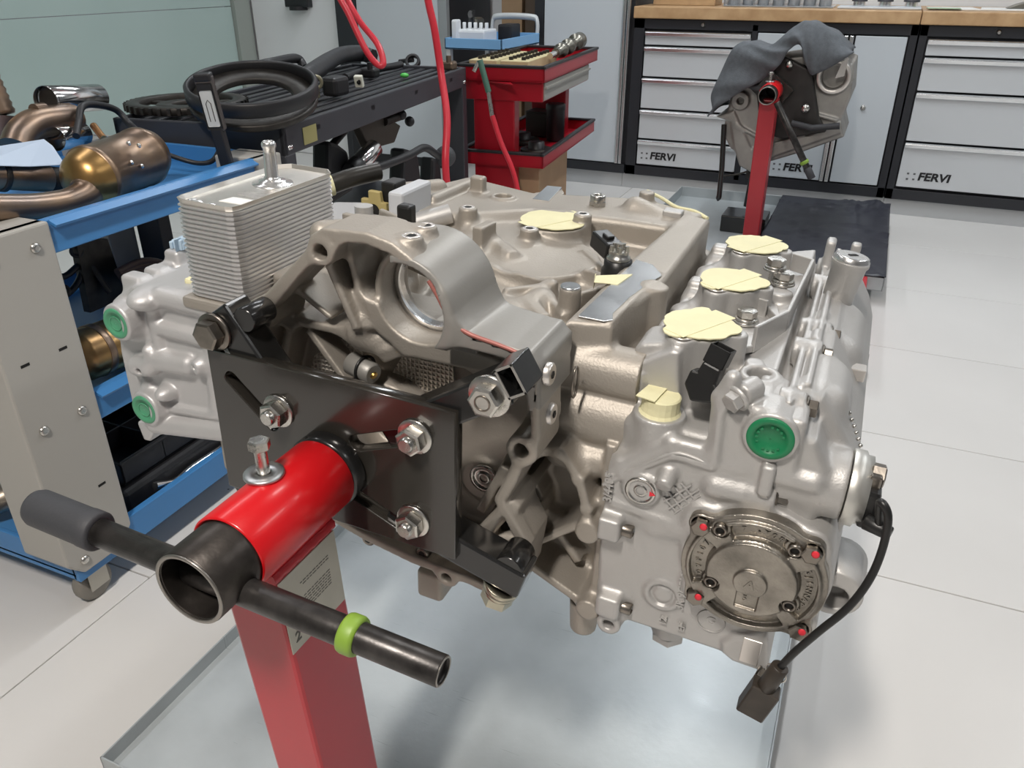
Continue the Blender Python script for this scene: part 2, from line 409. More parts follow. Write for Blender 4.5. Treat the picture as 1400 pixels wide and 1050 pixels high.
struct(MB().box((X0 - .1, Y0 - .1, CEIL_Z), (X1 + .1, Y1 + .1, CEIL_Z + .1)).build('ceiling', ceilM))
wl = struct(MB().box((X0 - .1, 4.44, -.06), (X0, Y1, CEIL_Z)).build('wall_left', wallM))
struct(MB().box((X0 - .1, Y0, -.06), (X0, -2.4, CEIL_Z)).build('wall_left_end', wallM))
# frosted glass partition along the left side
win = struct(MB().box((X0 - .06, -2.4, .0), (X0 + .05, -2.34, CEIL_Z)).box((X0 - .06, 4.28, .0), (X0 + .02, 4.42, CEIL_Z)).box((X0 - .06, -2.4, .0), (X0 + .05, 4.3, .10)).box((X0 - .06, -2.4, CEIL_Z - .08), (X0 + .05, 4.3, CEIL_Z)).build('window_1', frameM))
yy = -2.34
for k in range(4):
    MB().box((X0 - .02, yy + .004, .1), (X0 - .005, yy + 1.655 - .004, .885), .001, 1).build('glass_pane', glassM, win)
    MB().box((X0 - .02, yy + .004, 0.889), (X0 - .005, yy + 1.655 - .004, CEIL_Z - .08), .001, 1).build('glass_pane', glassM, win)
    yy += 1.655
struct(MB().box((-3.72, 4.42, 0), (-3.06, 5.0, CEIL_Z), .01).build('wall_column', wallM))

# ceiling strip lamps
for i, (lx, ly0, ly1, pw, cl) in enumerate(STRIPS):
    place = ['above the near engine', 'above the draped engine', 'behind the camera', 'to the right of the near engine', 'to the right of the draped engine', 'above the blue cart', 'above the black cart'][i]
    t = thing('ceiling_lamp', 'white strip ceiling lamp ' + place, 'lamp', (lx, (ly0 + ly1) / 2, CEIL_Z), (0, 0, 0), 'ceiling strip lamps')
    L = ly1 - ly0
    MB().box((-.085, -L / 2 - .02, -.06), (.085, L / 2 + .02, 0), .006).build('housing', wallM, t)
    MB().box((-.075, -L / 2, -.066), (.075, L / 2, -.060), .002).build('diffuser', mat('lamp_diffuser_%d' % i, (.9, .9, .9), 0, .5, emit=cl, estr=pw * .42 * min(1, L)), t)
    ld = bpy.data.lights.new('lamp_light', 'AREA'); ld.shape = 'RECTANGLE'; ld.size = .14; ld.size_y = L; ld.energy = pw; ld.color = cl
    lo = bpy.data.objects.new('lamp_light', ld); COL.objects.link(lo); lo.parent = t; lo.location = (0, 0, -.072)

# ------------------------------------------------------------------ workshop cabinets along the back wall
FY = 4.378
def fervi(parent, x, z, y, h=.045):
    e = MB()
    for a in (0, 1):
        for b in (0, 1): e.box((x - .105 + a * .028, y - .0015, z - .018 + b * .026), (x - .095 + a * .028, y, z - .010 + b * .026))
    e.build('logo_dots', mat('logo_grey', (.12, .12, .13), 0, .5), parent)
    text_obj('lettering', 'FERVI', h * 1.15, mat('logo_black', (.01, .01, .012), 0, .4), parent, frame((x + .015, y - .001, z), (1, 0, 0), (0, 0, 1)), .0005, .036, 1.12, .12)
def drawer(parent, x0, x1, zt, zb, y):
    d = MB().box((x0, y - .018, zb + .006), (x1, y, zt - .02), .003).build('drawer', drawM, parent)
    MB().prism([(y - .034, zt - .008), (y - .030, zt - .026), (y - .012, zt - .026), (y - .012, zt - .002), (y - .026, zt - .002)], 0, x0, x1, .002, 1).build('handle', aluH, d)
    return d
def knob(parent, x, z, y):
    MB().lathe([(.011, 0), (.011, .004), (.008, .006), (.008, .016), (.006, .018)], (x, y, z), (0, -1, 0), 20).build('lock', steel, parent)
# drawer and door unit left of the draped engine's far side
u1 = thing('drawer_cabinet', 'black framed workbench cabinet with five drawers and two doors behind the draped engine', 'cabinet', (-.5, FY, 0))
def loc(o, mb, name, m): return mb.build(name, m, o, None, Matrix.Translation(-o.location))
b = MB(); bx0, bx1 = -1.222, .112
b.box((bx0, FY + .012, .079), (bx1, 4.95, .868)).box((bx0, FY - .012, .079), (-1.165, FY + .02, .868), .002).box((.078, FY - .012, .079), (bx1, FY + .02, .868), .002)
b.box((bx0, FY - .012, .822), (bx1, FY + .02, .868), .002).box((bx0, FY - .012, .079), (bx1, FY + .02, .130), .002).box((-.625, FY - .012, .1), (-.600, FY + .02, .85))
def sub(o): o.matrix_parent_inverse = Matrix.Translation(-Vector(o.parent.location)) ; return o
sub(b.build('frame', blackM, u1))
zz = [.814, .741, .588, .429, .273, .135]
for i in range(5):
    d = sub(drawer(u1, -1.157, -.628, zz[i], zz[i + 1], FY))
    if i == 4: fervi(d, -1.03, .188, FY - .018)
for (a, c, lab) in ((-.596, -.203, 1), (-.150, .072, 0)):
    d = sub(MB().box((a, FY - .016, .138), (c, FY, .816), .003).build('door', doorM, u1))
    if lab: fervi(d, -.33, .190, FY - .016)
    else: MB().lathe([(.012, 0), (.012, .006), (.004, .007), (.004, .012)], (-.06, FY - .016, .50), (0, -1, 0), 16).build('lock', steel, d)
for a in (-.200, -.176): sub(MB().box((a, FY - .030, .138), (a + .018, FY, .816), .003).build('handle', aluH, u1))
o = MB(); o.lathe([(.011, 0), (.011, .004), (.008, .006), (.008, .016), (.006, .018)], (-.868, FY - .012, .846), (0, -1, 0), 20); sub(o.build('lock', steel, u1))
u2 = thing('drawer_cabinet', 'black framed workbench cabinet with four drawers at the right edge', 'cabinet', (.6, FY, 0))
b = MB(); b.box((.118, FY + .012, .079), (1.25, 4.95, .868)).box((.118, FY - .012, .079), (.152, FY + .02, .868), .002).box((1.21, FY - .012, .079), (1.25, FY + .02, .868), .002)
b.box((.118, FY - .012, .822), (1.25, FY + .02, .868), .002).box((.118, FY - .012, .079), (1.25, FY + .02, .130), .002); sub(b.build('frame', blackM, u2))
zz = [.814, .736, .584, .357, .138]
for i in range(4):
    d = sub(drawer(u2, .158, 1.205, zz[i], zz[i + 1], FY))
    if i == 3: fervi(d, .30, .198, FY - .018)
o = MB(); o.lathe([(.011, 0), (.011, .004), (.008, .006), (.008, .016), (.006, .018)], (.432, FY - .012, .846), (0, -1, 0), 20); sub(o.build('lock', steel, u2))
u3 = thing('tall_cabinet', 'tall blue-grey cabinet with black frame behind the red tool cart', 'cabinet', (-1.5, FY, 0))
b = MB().box((-1.775, FY + .012, .079), (-1.228, 4.95, 1.95)).box((-1.775, FY - .012, .079), (-1.722, FY + .02, 1.95), .002).box((-1.775, FY - .012, .079), (-1.228, FY + .02, .128), .002).box((-1.775, FY - .012, 1.90), (-1.228, FY + .02, 1.95), .002)
sub(b.build('frame', blackM, u3)); sub(MB().box((-1.717, FY - .016, .134), (-1.285, FY, 1.895), .003).build('door', doorM, u3))
for a in (-1.281, -1.260): sub(MB().box((a, FY - .028, .134), (a + .017, FY, 1.895), .003).build('handle', aluH, u3))
u4 = thing('tall_cabinet', 'tall blue-grey cabinet with black left edge behind the black cart', 'cabinet', (-2.6, FY, 0))
b = MB().box((-3.05, FY + .012, .0), (-2.31, 4.95, 1.95)).box((-3.05, FY - .016, .0), (-2.905, FY + .02, 1.95), .002)
sub(b.build('frame', blackM, u4)); sub(MB().box((-2.90, FY - .016, .06), (-2.36, FY, 1.9), .003).build('door', doorM, u4)); sub(MB().box((-2.357, FY - .02, .0), (-2.305, FY + .02, 1.95), .003).build('side_post', mat('grey_cabinet_edge', (.33, .35, .36), .2, .45), u4))
sub(MB().lathe([(.014, 0), (.014, .005), (.006, .008)], (-2.41, FY - .016, .90), (0, -1, 0), 16).build('lock', steel, u4))
for i, (a, c) in enumerate(((-1.775, -1.242), (-1.24, .118), (.120, 1.25))):
    struct(MB().box((a, FY + .01, 0), (c, FY + .03, .078)).build('baseboard_%d' % (i + 1), plinM))
wt = tag(MB().box((-1.222, FY - .035, .870), (.108, 4.98, .925), .004).build('worktop', woodM), 'oak worktop over the five-drawer cabinet', 'worktop')
wt2 = tag(MB().box((.111, FY - .035, .870), (1.26, 4.98, .925), .004).build('worktop', woodM), 'oak worktop over the cabinet at the right edge', 'worktop')
# ------------------------------------------------------------------ drip tray and engine stand
galv = mat('galvanised_sheet', (.47, .51, .525), .15, .34, .10, 90, .18, 7, rvar=.10)
def scratch(m):
    nt = m.node_tree; b = nt.nodes['Principled BSDF']; tc = nt.nodes.new('ShaderNodeTexCoord'); mp = nt.nodes.new('ShaderNodeMapping'); mp.inputs['Scale'].default_value = (6, 160, 1); mp.inputs['Rotation'].default_value = (0, 0, .6)
    n = nt.nodes.new('ShaderNodeTexNoise'); n.inputs['Scale'].default_value = 2.5; n.inputs['Detail'].default_value = 2
    nt.links.new(tc.outputs['Object'], mp.inputs[0]); nt.links.new(mp.outputs[0], n.inputs[0])
    mr = nt.nodes.new('ShaderNodeMapRange'); mr.inputs['From Min'].default_value = .60; mr.inputs['From Max'].default_value = .75; mr.inputs['To Min'].default_value = .0; mr.inputs['To Max'].default_value = .07
    nt.links.new(n.outputs['Fac'], mr.inputs[0])
    src = b.inputs['Roughness'].links[0].from_socket if b.inputs['Roughness'].links else None
    ad = nt.nodes.new('ShaderNodeMath'); ad.operation = 'SUBTRACT'
    if src: nt.links.new(src, ad.inputs[0])
    nt.links.new(mr.outputs[0], ad.inputs[1]); nt.links.new(ad.outputs[0], b.inputs['Roughness'])
scratch(galv)
TZ = .045
def tray(label, x0, x1, y0, y1, z, rim=.028):
    t = thing('drip_tray', label, 'tray', ((x0 + x1) / 2, (y0 + y1) / 2, z))
    w2, l2 = (x1 - x0) / 2, (y1 - y0) / 2
    MB().box((-w2, -l2, 0), (w2, l2, .002)).build('tray_floor', galv, t)
    for nm, lo, hi in (('rim', (-w2, -l2, 0), (-w2 + .003, l2, rim)), ('rim', (w2 - .003, -l2, 0), (w2, l2, rim)), ('rim', (-w2, -l2, 0), (-.06, -l2 + .003, rim)), ('rim', (.06, -l2, 0), (w2, -l2 + .003, rim)), ('rim', (-w2, l2 - .003, 0), (w2, l2, rim))):
        MB().box(lo, hi, .0008, 1).build(nm, galv, t)
    return t
tray('galvanised drip tray on the floor under the near engine', -.868, .036, .475, 1.50, TZ)

def stand(label, M, near):
    s = thing('engine_stand', label, 'engine stand'); s.matrix_world = M
    # pivot axis along y at the origin; the plate's front face is at y = 0; floor at z = -.67
    xp = .0315; MB().prism([(-.137, -.022), (-.052, -.022), (-.0105, -.6222), (-.0955, -.6222)], 0, -xp, xp, .004, 2).build('post', redPost, s)
    MB().box((-.40, -.045, -.6685), (.40, -.005, -.6275), .004).build('base_bar', redPost if near else blackP, s)
    MB().pipe((0, -.150, 0), (0, -.020, 0), .0372, .0338, 56, .0014).build('sleeve', redP, s)
    W = MB(); q = [(xp * .86, -.137 + .087 * i / 14, -.0285 - .0012 * math.sin(i * 2.3)) for i in range(15)]; W.tube(q, .006, 8); W.tube([(-c[0], c[1], c[2]) for c in q], .006, 8); W.build('weld', redPost, s)
    inner = MB().pipe((0, -.194, 0), (0, -.004, 0), .0334, .0290, 48, .0014).build('rotating_tube', rawring if near else wornB, s)
    MB().pipe((0, -.1952, 0), (0, -.1932, 0), .0328, .0294, 48, .0005).build('worn_rim', mat('worn_bare_edge', (.30, .28, .255), .9, .35), inner)
    MB().pipe((0, -.020, 0), (0, -.002, 0), .0385, .030, 44, .002).build('collar', blackP, inner)
    lb = MB().hexa((-.009, -.085, .0640), (0, 0, 1), .0098, .009, a0=.2).build('lock_bolt', steel, s)
    MB().cyl((-.009, -.085, .030), (-.009, -.085, .0645), .0056, None, 16).build('bolt_shank', steel, lb)
    MB().pipe((-.009, -.085, .0368), (-.009, -.085, .0405), .0178, .006, 36, .001).build('washer', mat('zinc_washer', (.60, .61, .61), 1, .36), lb)
    if near:
        k = .07
        pl = MB().prism([(-.134, -.033), (-.053, -.033), (-.049, -.120), (-.130, -.118)], 0, xp, xp + .001).build('placard', mat('placard_grey_beige', (.50, .475, .40), .1, .42, .05, 80, .12, 20), s)
        ink = mat('placard_ink', (.10, .095, .085), 0, .6); Ml = MB()
        for i in range(8):
            z_ = -.052 - .0032 * i * (1 if i < 1 else 1) - (.010 if i > 1 else 0)
            y_ = -.066
            while y_ > -.105 - (.012 if i > 3 else 0):
                L_ = random.uniform(.0025, .006); Ml.box((xp + .001, y_ - L_, z_ - .0010), (xp + .0012, y_, z_)); y_ -= L_ + .0012
        Ml.build('small_print', ink, pl)
        text_obj('print', '2', .016, ink, pl, frame((xp + .0011, -.120, -.104), (0, 1, 0), (0, 0, 1)), .0002, True)
    return s
root = Matrix(((1, 0, 0, O[0]), (0, 1, 0, O[1]), (0, 0, 1, O[2]), (0, 0, 0, 1)))
stA = stand('red engine stand holding the near silver engine on a glossy red sleeve', root, True)

# rotating head of the stand: plate, arms, bolts, handle (tilted with the engine)
hd = bpy.data.objects.new('mounting_head', None); COL.objects.link(hd); hd.parent = stA; hd.rotation_euler = (0, TH, 0); hd.empty_display_size = .03
def sp(*q): return [fx(a, b, 0) for a, b in q]
x0, x1, z0, z1 = -.1385, .1325, -.069, .0925
# plate with slots: built as a frame of strips round each slot via boolean-free polygons
def slot_plate():
    b = bmesh.new()
    pts = [(x0, z0), (x1, z0), (x1, z1), (x0, z1)]
    def slot(cx, cz, L, r, ang, n=8):
        out = []
        for s_ in (0, 1):
            for i in range(n + 1):
                a = -math.pi / 2 + math.pi * i / n + s_ * math.pi
                out.append((cx + (L / 2 * (1 if s_ == 0 else -1)) * math.cos(ang) + r * math.cos(a + ang), cz + (L / 2 * (1 if s_ == 0 else -1)) * math.sin(ang) + r * math.sin(a + ang)))
        return out
    slots = [slot(-.092, .047, .060, .0085, R_(-42)), slot(.052, .042, .050, .0095, R_(22)), slot(.052, -.040, .058, .0085, R_(-22)), slot(-.085, -.042, .05, .0085, R_(30))]
    c = bpy.data.curves.new('plate_curve', 'CURVE'); c.dimensions = '2D'; c.fill_mode = 'BOTH'; c.extrude = .006; c.bevel_depth = .0012; c.bevel_resolution = 1
    for P_ in [pts] + slots:
        sl = c.splines.new('POLY'); sl.points.add(len(P_) - 1); sl.use_cyclic_u = True
        for i, q in enumerate(P_): sl.points[i].co = (q[0], q[1], 0, 1)
    o = bpy.data.objects.new('tmp', c); COL.objects.link(o)
    me = bpy.data.meshes.new_from_object(o.evaluated_get(bpy.context.evaluated_depsgraph_get())); bpy.data.objects.remove(o); bpy.data.curves.remove(c)
    me.transform(Matrix(((1, 0, 0, 0), (0, 0, 1, .006), (0, 1, 0, 0), (0, 0, 0, 1)))); me.flip_normals(); return me
me = slot_plate(); me.materials.clear(); me.materials.append(plateP)
pl = bpy.data.objects.new('mount_plate', me); COL.objects.link(pl); pl.parent = hd
def nut(p, d=(0, -1, 0), r=.0135, stud=.016, wr=.0175, m=steel, name='nut', parent=hd):
    p = Vector(p); d = Vector(d).normalized(); a = MB(); a.pipe(p, p + d * .003, wr, .006, 28, .0006); a.hexa(p + d * .003, d, r, .0125, .0012, random.random())
    a.lathe([(.0075, 0), (.0075, stud), (.0062, stud + .0015)], p + d * .003, d, 18)
    return a.build(name, m, parent)
for q in ((372, 568), (560, 604), (558, 720)):
    a = fx(q[0], q[1], -.012); nut((a[0], -.001, a[1]))
# arms: square tubes bolted to the plate's back, each with a spacer boss on the bell housing
def arm(p0, p1, y0, w_, open_end=False, lab=None):
    p0 = Vector((p0[0], 0, p0[1])); p1 = Vector((p1[0], 0, p1[1])); d = (p1 - p0).normalized(); n = Vector((d.z, 0, -d.x)); L = (p1 - p0).length
    M = Matrix(((d.x, 0, n.x, p0.x), (d.y, 1, n.y, y0), (d.z, 0, n.z, p0.z), (0, 0, 0, 1))); h = w_ / 2; a = MB()
    t = .0035
    if open_end:
        for lo, hi in (((0, 0, -h), (L, t, h)), ((0, w_ - t, -h), (L, w_, h)), ((0, 0, -h), (L, w_, -h + t)), ((0, 0, h - t), (L, w_, h))): a.box(lo, hi, .001, 1, M)
    else: a.box((0, 0, -h), (L, w_, h), .003, 2, M)
    return a.build('arm', blackP, hd)
AY = .005
arm((.055, .045), fx(690, 532, AY), AY, .032)
arm((-.060, .040), fx(292, 425, AY), AY, .033)
arm((.055, -.045), fx(712, 805, AY), AY, .033)
arm((-.06, -.04), (-.135, -.085), AY, .032)
# short open square tube at the end of the upper right arm
a = fx(699, 521, -.004); Mt = Matrix.Translation((a[0], -.006, a[1])) @ Matrix.Rotation(R_(-32), 4, 'Y'); st_ = MB(); hw, hh2, tt = .0092, .0140, .0022
for lo, hi in (((-hw, 0, -hh2), (-hw + tt, .036, hh2)), ((hw - tt, 0, -hh2), (hw, .036, hh2)), ((-hw, 0, -hh2), (hw, .036, -hh2 + tt)), ((-hw, 0, hh2 - tt), (hw, .036, hh2))): st_.box(lo, hi, .0008, 1, Mt)
sq = st_.build('square_sleeve', blackP, hd); rr_ = MB()
for lo, hi in (((-hw, -.0006, -hh2), (-hw + tt, .0004, hh2)), ((hw - tt, -.0006, -hh2), (hw, .0004, hh2)), ((-hw, -.0006, -hh2), (hw, .0004, -hh2 + tt)), ((-hw, -.0006, hh2 - tt), (hw, .0004, hh2))): rr_.box(lo, hi, .0002, 1, Mt)
rr_.build('bare_rim', mat('bare_steel_rim', (.42, .41, .39), .8, .4), sq)
# arm bolts with washers, spacers behind them
def armbolt(px, py, head, r=.0145):
    mb_ = steel if head else steelD
    a = fx(px, py, AY - .004); p = Vector((a[0], AY, a[1])); b_ = MB(); b_.pipe(p, p + Vector((0, -.004, 0)), .0195, .006, 28, .0006)
    b_.hexa(p + Vector((0, -.004, 0)), (0, -1, 0), r, .0125, .0012, .3)
    o = b_.build('arm_bolt', mb_, hd)
    if head: MB().pipe(p + Vector((0, -.0165, 0)), p + Vector((0, -.0172, 0)), .0075, .0060, 24, .0001).build('bolt_face', steelD, o)
armbolt(668, 543, True); armbolt(291, 455, False, .0150)

a = fx(683, 806, AY); p = Vector((a[0], AY + .018, a[1])); b_ = MB(); b_.pipe(p + Vector((-.004, 0, -.008)), p + Vector((-.006, 0, -.014)), .019, .006, 28, .0005); b_.pipe(p + Vector((-.006, 0, -.015)), p + Vector((-.0075, 0, -.020)), .0175, .006, 28, .0005); b_.hexa(p + Vector((-.0075, 0, -.020)), (-.25, -.15, -1), .0165, .014, .0015, .5); b_.build('arm_bolt', mat('yellowish_zinc_bolt', (.52, .49, .39), 1, .3, var=.2, vscale=50), hd)
for (px, py, r) in ((706, 505, .0135), (360, 424, .0125), (710, 755, .015)):
    a = fx(px, py, AY + .03); MB().cyl((a[0], AY + .002, a[1]), (a[0], .0405, a[1]), r, None, 24, .001).build('spacer', blackP, hd)
# handle bar through the rotating tube
HY = -.166
h0 = Vector(P(48, 692, 1, O[1] + HY)) - Vector(O); h1 = Vector(P(606, 918, 1, O[1] + HY)) - Vector(O); hv = (h1 - h0).normalized(); hl = (h1 - h0).length
hb = MB().lathe([(.0098, .004), (.0098, 0), (.0118, 0), (.0122, .0008), (.0122, hl), (.009, hl)], h1, -hv, 36, True, False).cyl(h1 - hv * .003, h1 - hv * .004, .0099, None, 24).build('handle_bar', wornB, stA)
MB().pipe(h1 + hv * .0006, h1 - hv * .0012, .0118, .0100, 36, .0003).build('worn_rim', mat('worn_bare_edge', (.30, .28, .255), .9, .35), hb)
MB().lathe([(.0100, 0), (.0155, .0012), (.0172, .006), (.0172, .062), (.0178, .064), (.0178, .076), (.0165, .078), (.0128, .078)], h0, hv, 36).build('grip', rubberB, hb)
c = h0 + hv * (hl * .795)
MB().lathe([(.0124, 0), (.0152, .0006), (.0160, .003), (.0160, .011), (.0150, .0135), (.0124, .014)], c, hv, 36, True, False).build('grip_ring', lime, hb)
# ------------------------------------------------------------------ the near engine
en = thing('flat_six_engine', 'silver flat-six car engine on the red stand in the foreground', 'engine', tuple(O), (0, TH, 0))
HV = .0020
# ---- crankcase with bell housing
YF = .042
c = Vox((-.272, .03, -.245), (.262, .62, .250), HV)
# main block and deck
c.box((-.25, .17, -.175), (.25, .585, .085), .012, .01)
c.poly([tz(560, 300, .095), tz(700, 262, .095), tz(960, 292, .095), tz(870, 420, .095), tz(700, 430, .095)], 2, .05, .098, .006, .01)
# raised rear ridge running across
c.poly([tz(548, 262, .135), tz(640, 240, .135), tz(730, 262, .135), tz(880, 270, .135), tz(968, 292, .135), tz(930, 312, .135), tz(845, 300, .135), tz(730, 287, .135), tz(640, 292, .135), tz(560, 290, .135)], 2, .06, .135, .010, .012)
# rear right lump
a = tz(880, 268, .15); c.cap((a[0] - .005, a[1] - .02, .135), (a[0] + .045, a[1] - .03, .125), .018, .016, .012)
# right rail
rail = [tz(772, 436, .14), tz(838, 442, .14), tz(852, 425, .14), tz(905, 388, .14), tz(972, 298, .14), tz(935, 290, .14), tz(862, 352, .14)]
c.poly(rail, 2, .03, .1385, .006, .010)
c.poly([tz(790, 432, .14), tz(838, 440, .14), tz(905, 372, .14), tz(868, 352, .14)], 2, .10, .140, .001, .003)
c.cyl((rail[3][0] - .004, rail[3][1] - .01, .03), (rail[3][0] - .004, rail[3][1] - .01, .1405), .014, None, .008)
# deck dome and ribs
a = tz(690, 345, .10); c.ell((a[0], a[1], .085), (.115, .135, .040), .02)
a = tz(735, 352, .11); c.cyl((a[0], a[1], .07), (a[0], a[1], .113), .085, .078, .008, 'u', .003)
for t_ in np.linspace(2.2, 4.2, 9)[:-1]: pass
a = tz(757, 300, .135); tb = (a[0], a[1]); c.cyl((*tb, .07), (*tb, .132), .047, .044, .010)
for (px, py, zt, r) in ((640, 283, .145, .0125), (780, 392, .142, .0115), (724, 312, .138, .012), (797, 292, .145, .012), (885, 262, .15, .011)):
    a = tz(px, py, zt); c.cyl((a[0], a[1], .06), (a[0], a[1], zt), r * 1.15, r, .008)
for q in (((660, 365), (760, 392)), ((690, 400), (755, 392)), ((800, 372), (840, 385)), ((705, 300), (640, 318)), ((560, 300), (660, 290))):
    c.rib(tz(*q[0], .115), tz(*q[1], .115), 2, .07, .120, .008, .014)
for (p, q, zt, w_) in (((700, 432), (768, 442), .112, .010), ((722, 405), (745, 430), .118, .012), ((745, 395), (772, 430), .116, .008), ((792, 400), (838, 385), .122, .007), ((800, 340), (835, 372), .118, .007), ((560, 292), (640, 300), .118, .008), ((700, 285), (735, 318), .122, .006)):
    c.rib(tz(*p, zt), tz(*q, zt), 2, .07, zt, w_, .008)
a = tz(738, 402, .118); c.ell((a[0], a[1], .105), (.018, .022, .018), .008); a = tz(690, 420, .11); c.ell((a[0], a[1], .09), (.05, .04, .028), .012)
# tubes and lug at the rear left
for (p, q, z_, r) in (((540, 262), (600, 256), .138, .012), ((592, 274), (648, 250), .138, .009), ((545, 272), (585, 276), .125, .014)):
    u, w_ = tz(*p, z_), tz(*q, z_); c.cap((*u, z_), (*w_, z_), r, None, .006)
a = tz(655, 248, .15); c.box((a[0] - .012, a[1] - .008, .12), (a[0] + .010, a[1] + .008, .158), .004, .006)
a = tz(688, 266, .14); c.cyl((*a, .12), (*a, .139), .018, None, .004); c.cyl((*a, .13), (*a, .15), .012, None, .001, 's')
# tall web behind the arch
c.rib(tz(652, 322, .14), tz(672, 312, .14), 2, .07, .150, .014, .012); c.rib(tz(672, 312, .14), tz(700, 350, .12), 2, .07, .125, .010, .016)
# bell housing
Q = [fx(*q, YF) for q in ((338, 452), (345, 420), (422, 338), (424, 322), (440, 312), (500, 318), (535, 332), (560, 352), (580, 372), (603, 414), (614, 434), (640, 455), (700, 476), (726, 483), (737, 502), (738, 600), (730, 628), (714, 640), (704, 664), (690, 688), (722, 748), (712, 800), (665, 812), (640, 800), (560, 770), (495, 738), (430, 700), (360, 640), (320, 560))]
ctr = np.array((.015, -.005)); Qi = [tuple(ctr + (np.array(q) - ctr) * .90) for q in Q]; Qb = [(x, min(z, .105)) for x, z in Qi]
c.poly(Qb, 1, .118, .20, .004, .006)
c.poly(Qb, 1, .080, .16, .003, .004, 'u', .010)
c.poly(Q, 1, YF, .098, .0015, .003, 'u', .0115)
# ring behind the arch
RC = (.057, .158)
c.cyl((RC[0], .078, RC[1]), (RC[0], .118, RC[1]), .0515, None, .008)
c.poly([(-.005, .150), (.005, .118), (.04, .095), (.16, .098), (.165, .112), (.10, .120), (.06, .135)], 1, .070, .12, .004, .006)
c.cyl((RC[0], .0, RC[1]), (RC[0], .30, RC[1]), .0400, None, .002, 's')
c.cyl((RC[0], .02, RC[1]), (RC[0], .108, RC[1]), .0445, None, .002, 's')
# pockets of the bell: the top right corner cell and the right cell
c.poly([fx(*q, YF) for q in ((648, 472), (690, 486), (714, 502), (708, 530), (660, 507))], 1, .02, .125, .004, .003, 's')
c.poly([fx(*q, YF) for q in ((716, 530), (724, 535), (724, 600), (716, 603), (708, 585), (702, 560))], 1, .02, .125, .003, .003, 's')
c.poly([fx(*q, YF) for q in ((636, 742), (664, 712), (688, 688), (724, 748), (700, 778), (650, 770))], 1, YF, YF + .016, .002, .003)
c.poly([fx(*q, YF) for q in ((664, 742), (688, 706), (708, 746))], 1, .02, .12, .003, .002, 's')
# left upper flange land
c.poly([fx(*q, YF) for q in ((345, 440), (350, 420), (425, 340), (470, 330), (452, 352), (418, 365), (375, 420))], 1, YF, YF + .02, .0015, .004)
for (px, py, r) in ((438, 345, .0135), (712, 617, .0155), (610, 790, .013), (352, 432, .016)):
    a = fx(px, py, YF); c.cyl((a[0], YF, a[1]), (a[0], .10, a[1]), r, None, .006, 'u', .001)
for (px, py, r) in ((438, 345, .0075), (712, 617, .0075), (610, 790, .006)):
    a = fx(px, py, YF); c.cyl((a[0], .0, a[1]), (a[0], .075, a[1]), r, None, .001, 's', .0005)
# ribs of the bell
for (p, q, y0, w_) in (((447, 362), (486, 452), .060, .0085), ((474, 338), (500, 445), .072, .0075), ((500, 440), (478, 455), .07, .01), ((398, 392), (452, 436), .075, .006), ((365, 430), (400, 452), .075, .006), ((420, 452), (484, 540), .085, .008), ((520, 490), (560, 476), .075, .012), ((640, 500), (705, 545), .080, .010), ((690, 640), (655, 700), .065, .010), ((655, 735), (712, 740), .055, .014), ((706, 690), (655, 735), .05, .010), ((600, 770), (590, 740), .06, .007), ((632, 790), (636, 765), .06, .007)):
    c.rib(fx(*p, y0), fx(*q, y0), 1, y0, .15, w_, .008)
a = fx(495, 466, .075); c.ell((a[0], .10, a[1]), (.026, .032, .018), .014)
a = fx(490, 475, .085)
# crank seal hub
c.cyl((0, .092, -.010), (0, .15, -.010), .054, .062, .006, 'u', .003, .036)
# plug boss on the bell's back wall
a = fx(661, 655, .115); c.cyl((a[0], .11, a[1]), (a[0], .16, a[1]), .024, .028, .012)
# ---- right bank between bell and head: stacked bulges, webs
c.cap((.175, .150, .088), (.262, .150, .088), .026, None, .008)
c.cap((.175, .150, .038), (.262, .150, .038), .034, None, .006)
c.cap((.190, .128, -.003), (.262, .128, -.003), .017, None, .008)
c.poly([fx(*q, .115) for q in ((700, 640), (735, 615), (800, 615), (845, 640), (835, 820), (812, 845), (780, 836), (700, 800), (660, 780), (640, 740), (655, 690))], 1, .150, .20, .004, .006)
c.poly([(.240, .030), (.252, .030), (.252, -.185), (.240, -.185)], 1, .108, .20, .003, .005)
# curved web from the bulge down to the lower lug, and straight web
arc = [fx(*q, .105) for q in ((735, 612), (770, 612), (795, 650), (806, 690), (806, 730))]
for p, q in zip(arc[:-1], arc[1:]): c.rib(p, q, 1, .095, .18, .010, .010)
for (p, q, y0) in (((700, 640), (790, 770), .13), ((690, 760), (806, 712), .110), ((706, 762), (812, 838), .10), ((740, 700), (800, 730), .13)):
    c.rib(fx(*p, y0), fx(*q, y0), 1, y0, .18, .010, .010)
for (px, py) in ((806, 722), (806, 828)):
    a = fx(px, py, .10); c.cyl((a[0], .090, a[1]), (a[0], .17, a[1]), .013, None, .008)
a = fx(795, 845, .12); c.cyl((a[0], .13, a[1] + .02), (a[0], .13, a[1] - .022), .018, .015, .008)
a = fx(690, 800, .08); c.cyl((a[0], .06, a[1]), (a[0], .16, a[1]), .014, None, .008)
# left bank front
c.box((-.262, .11, -.16), (-.19, .2, .06), .01, .01)
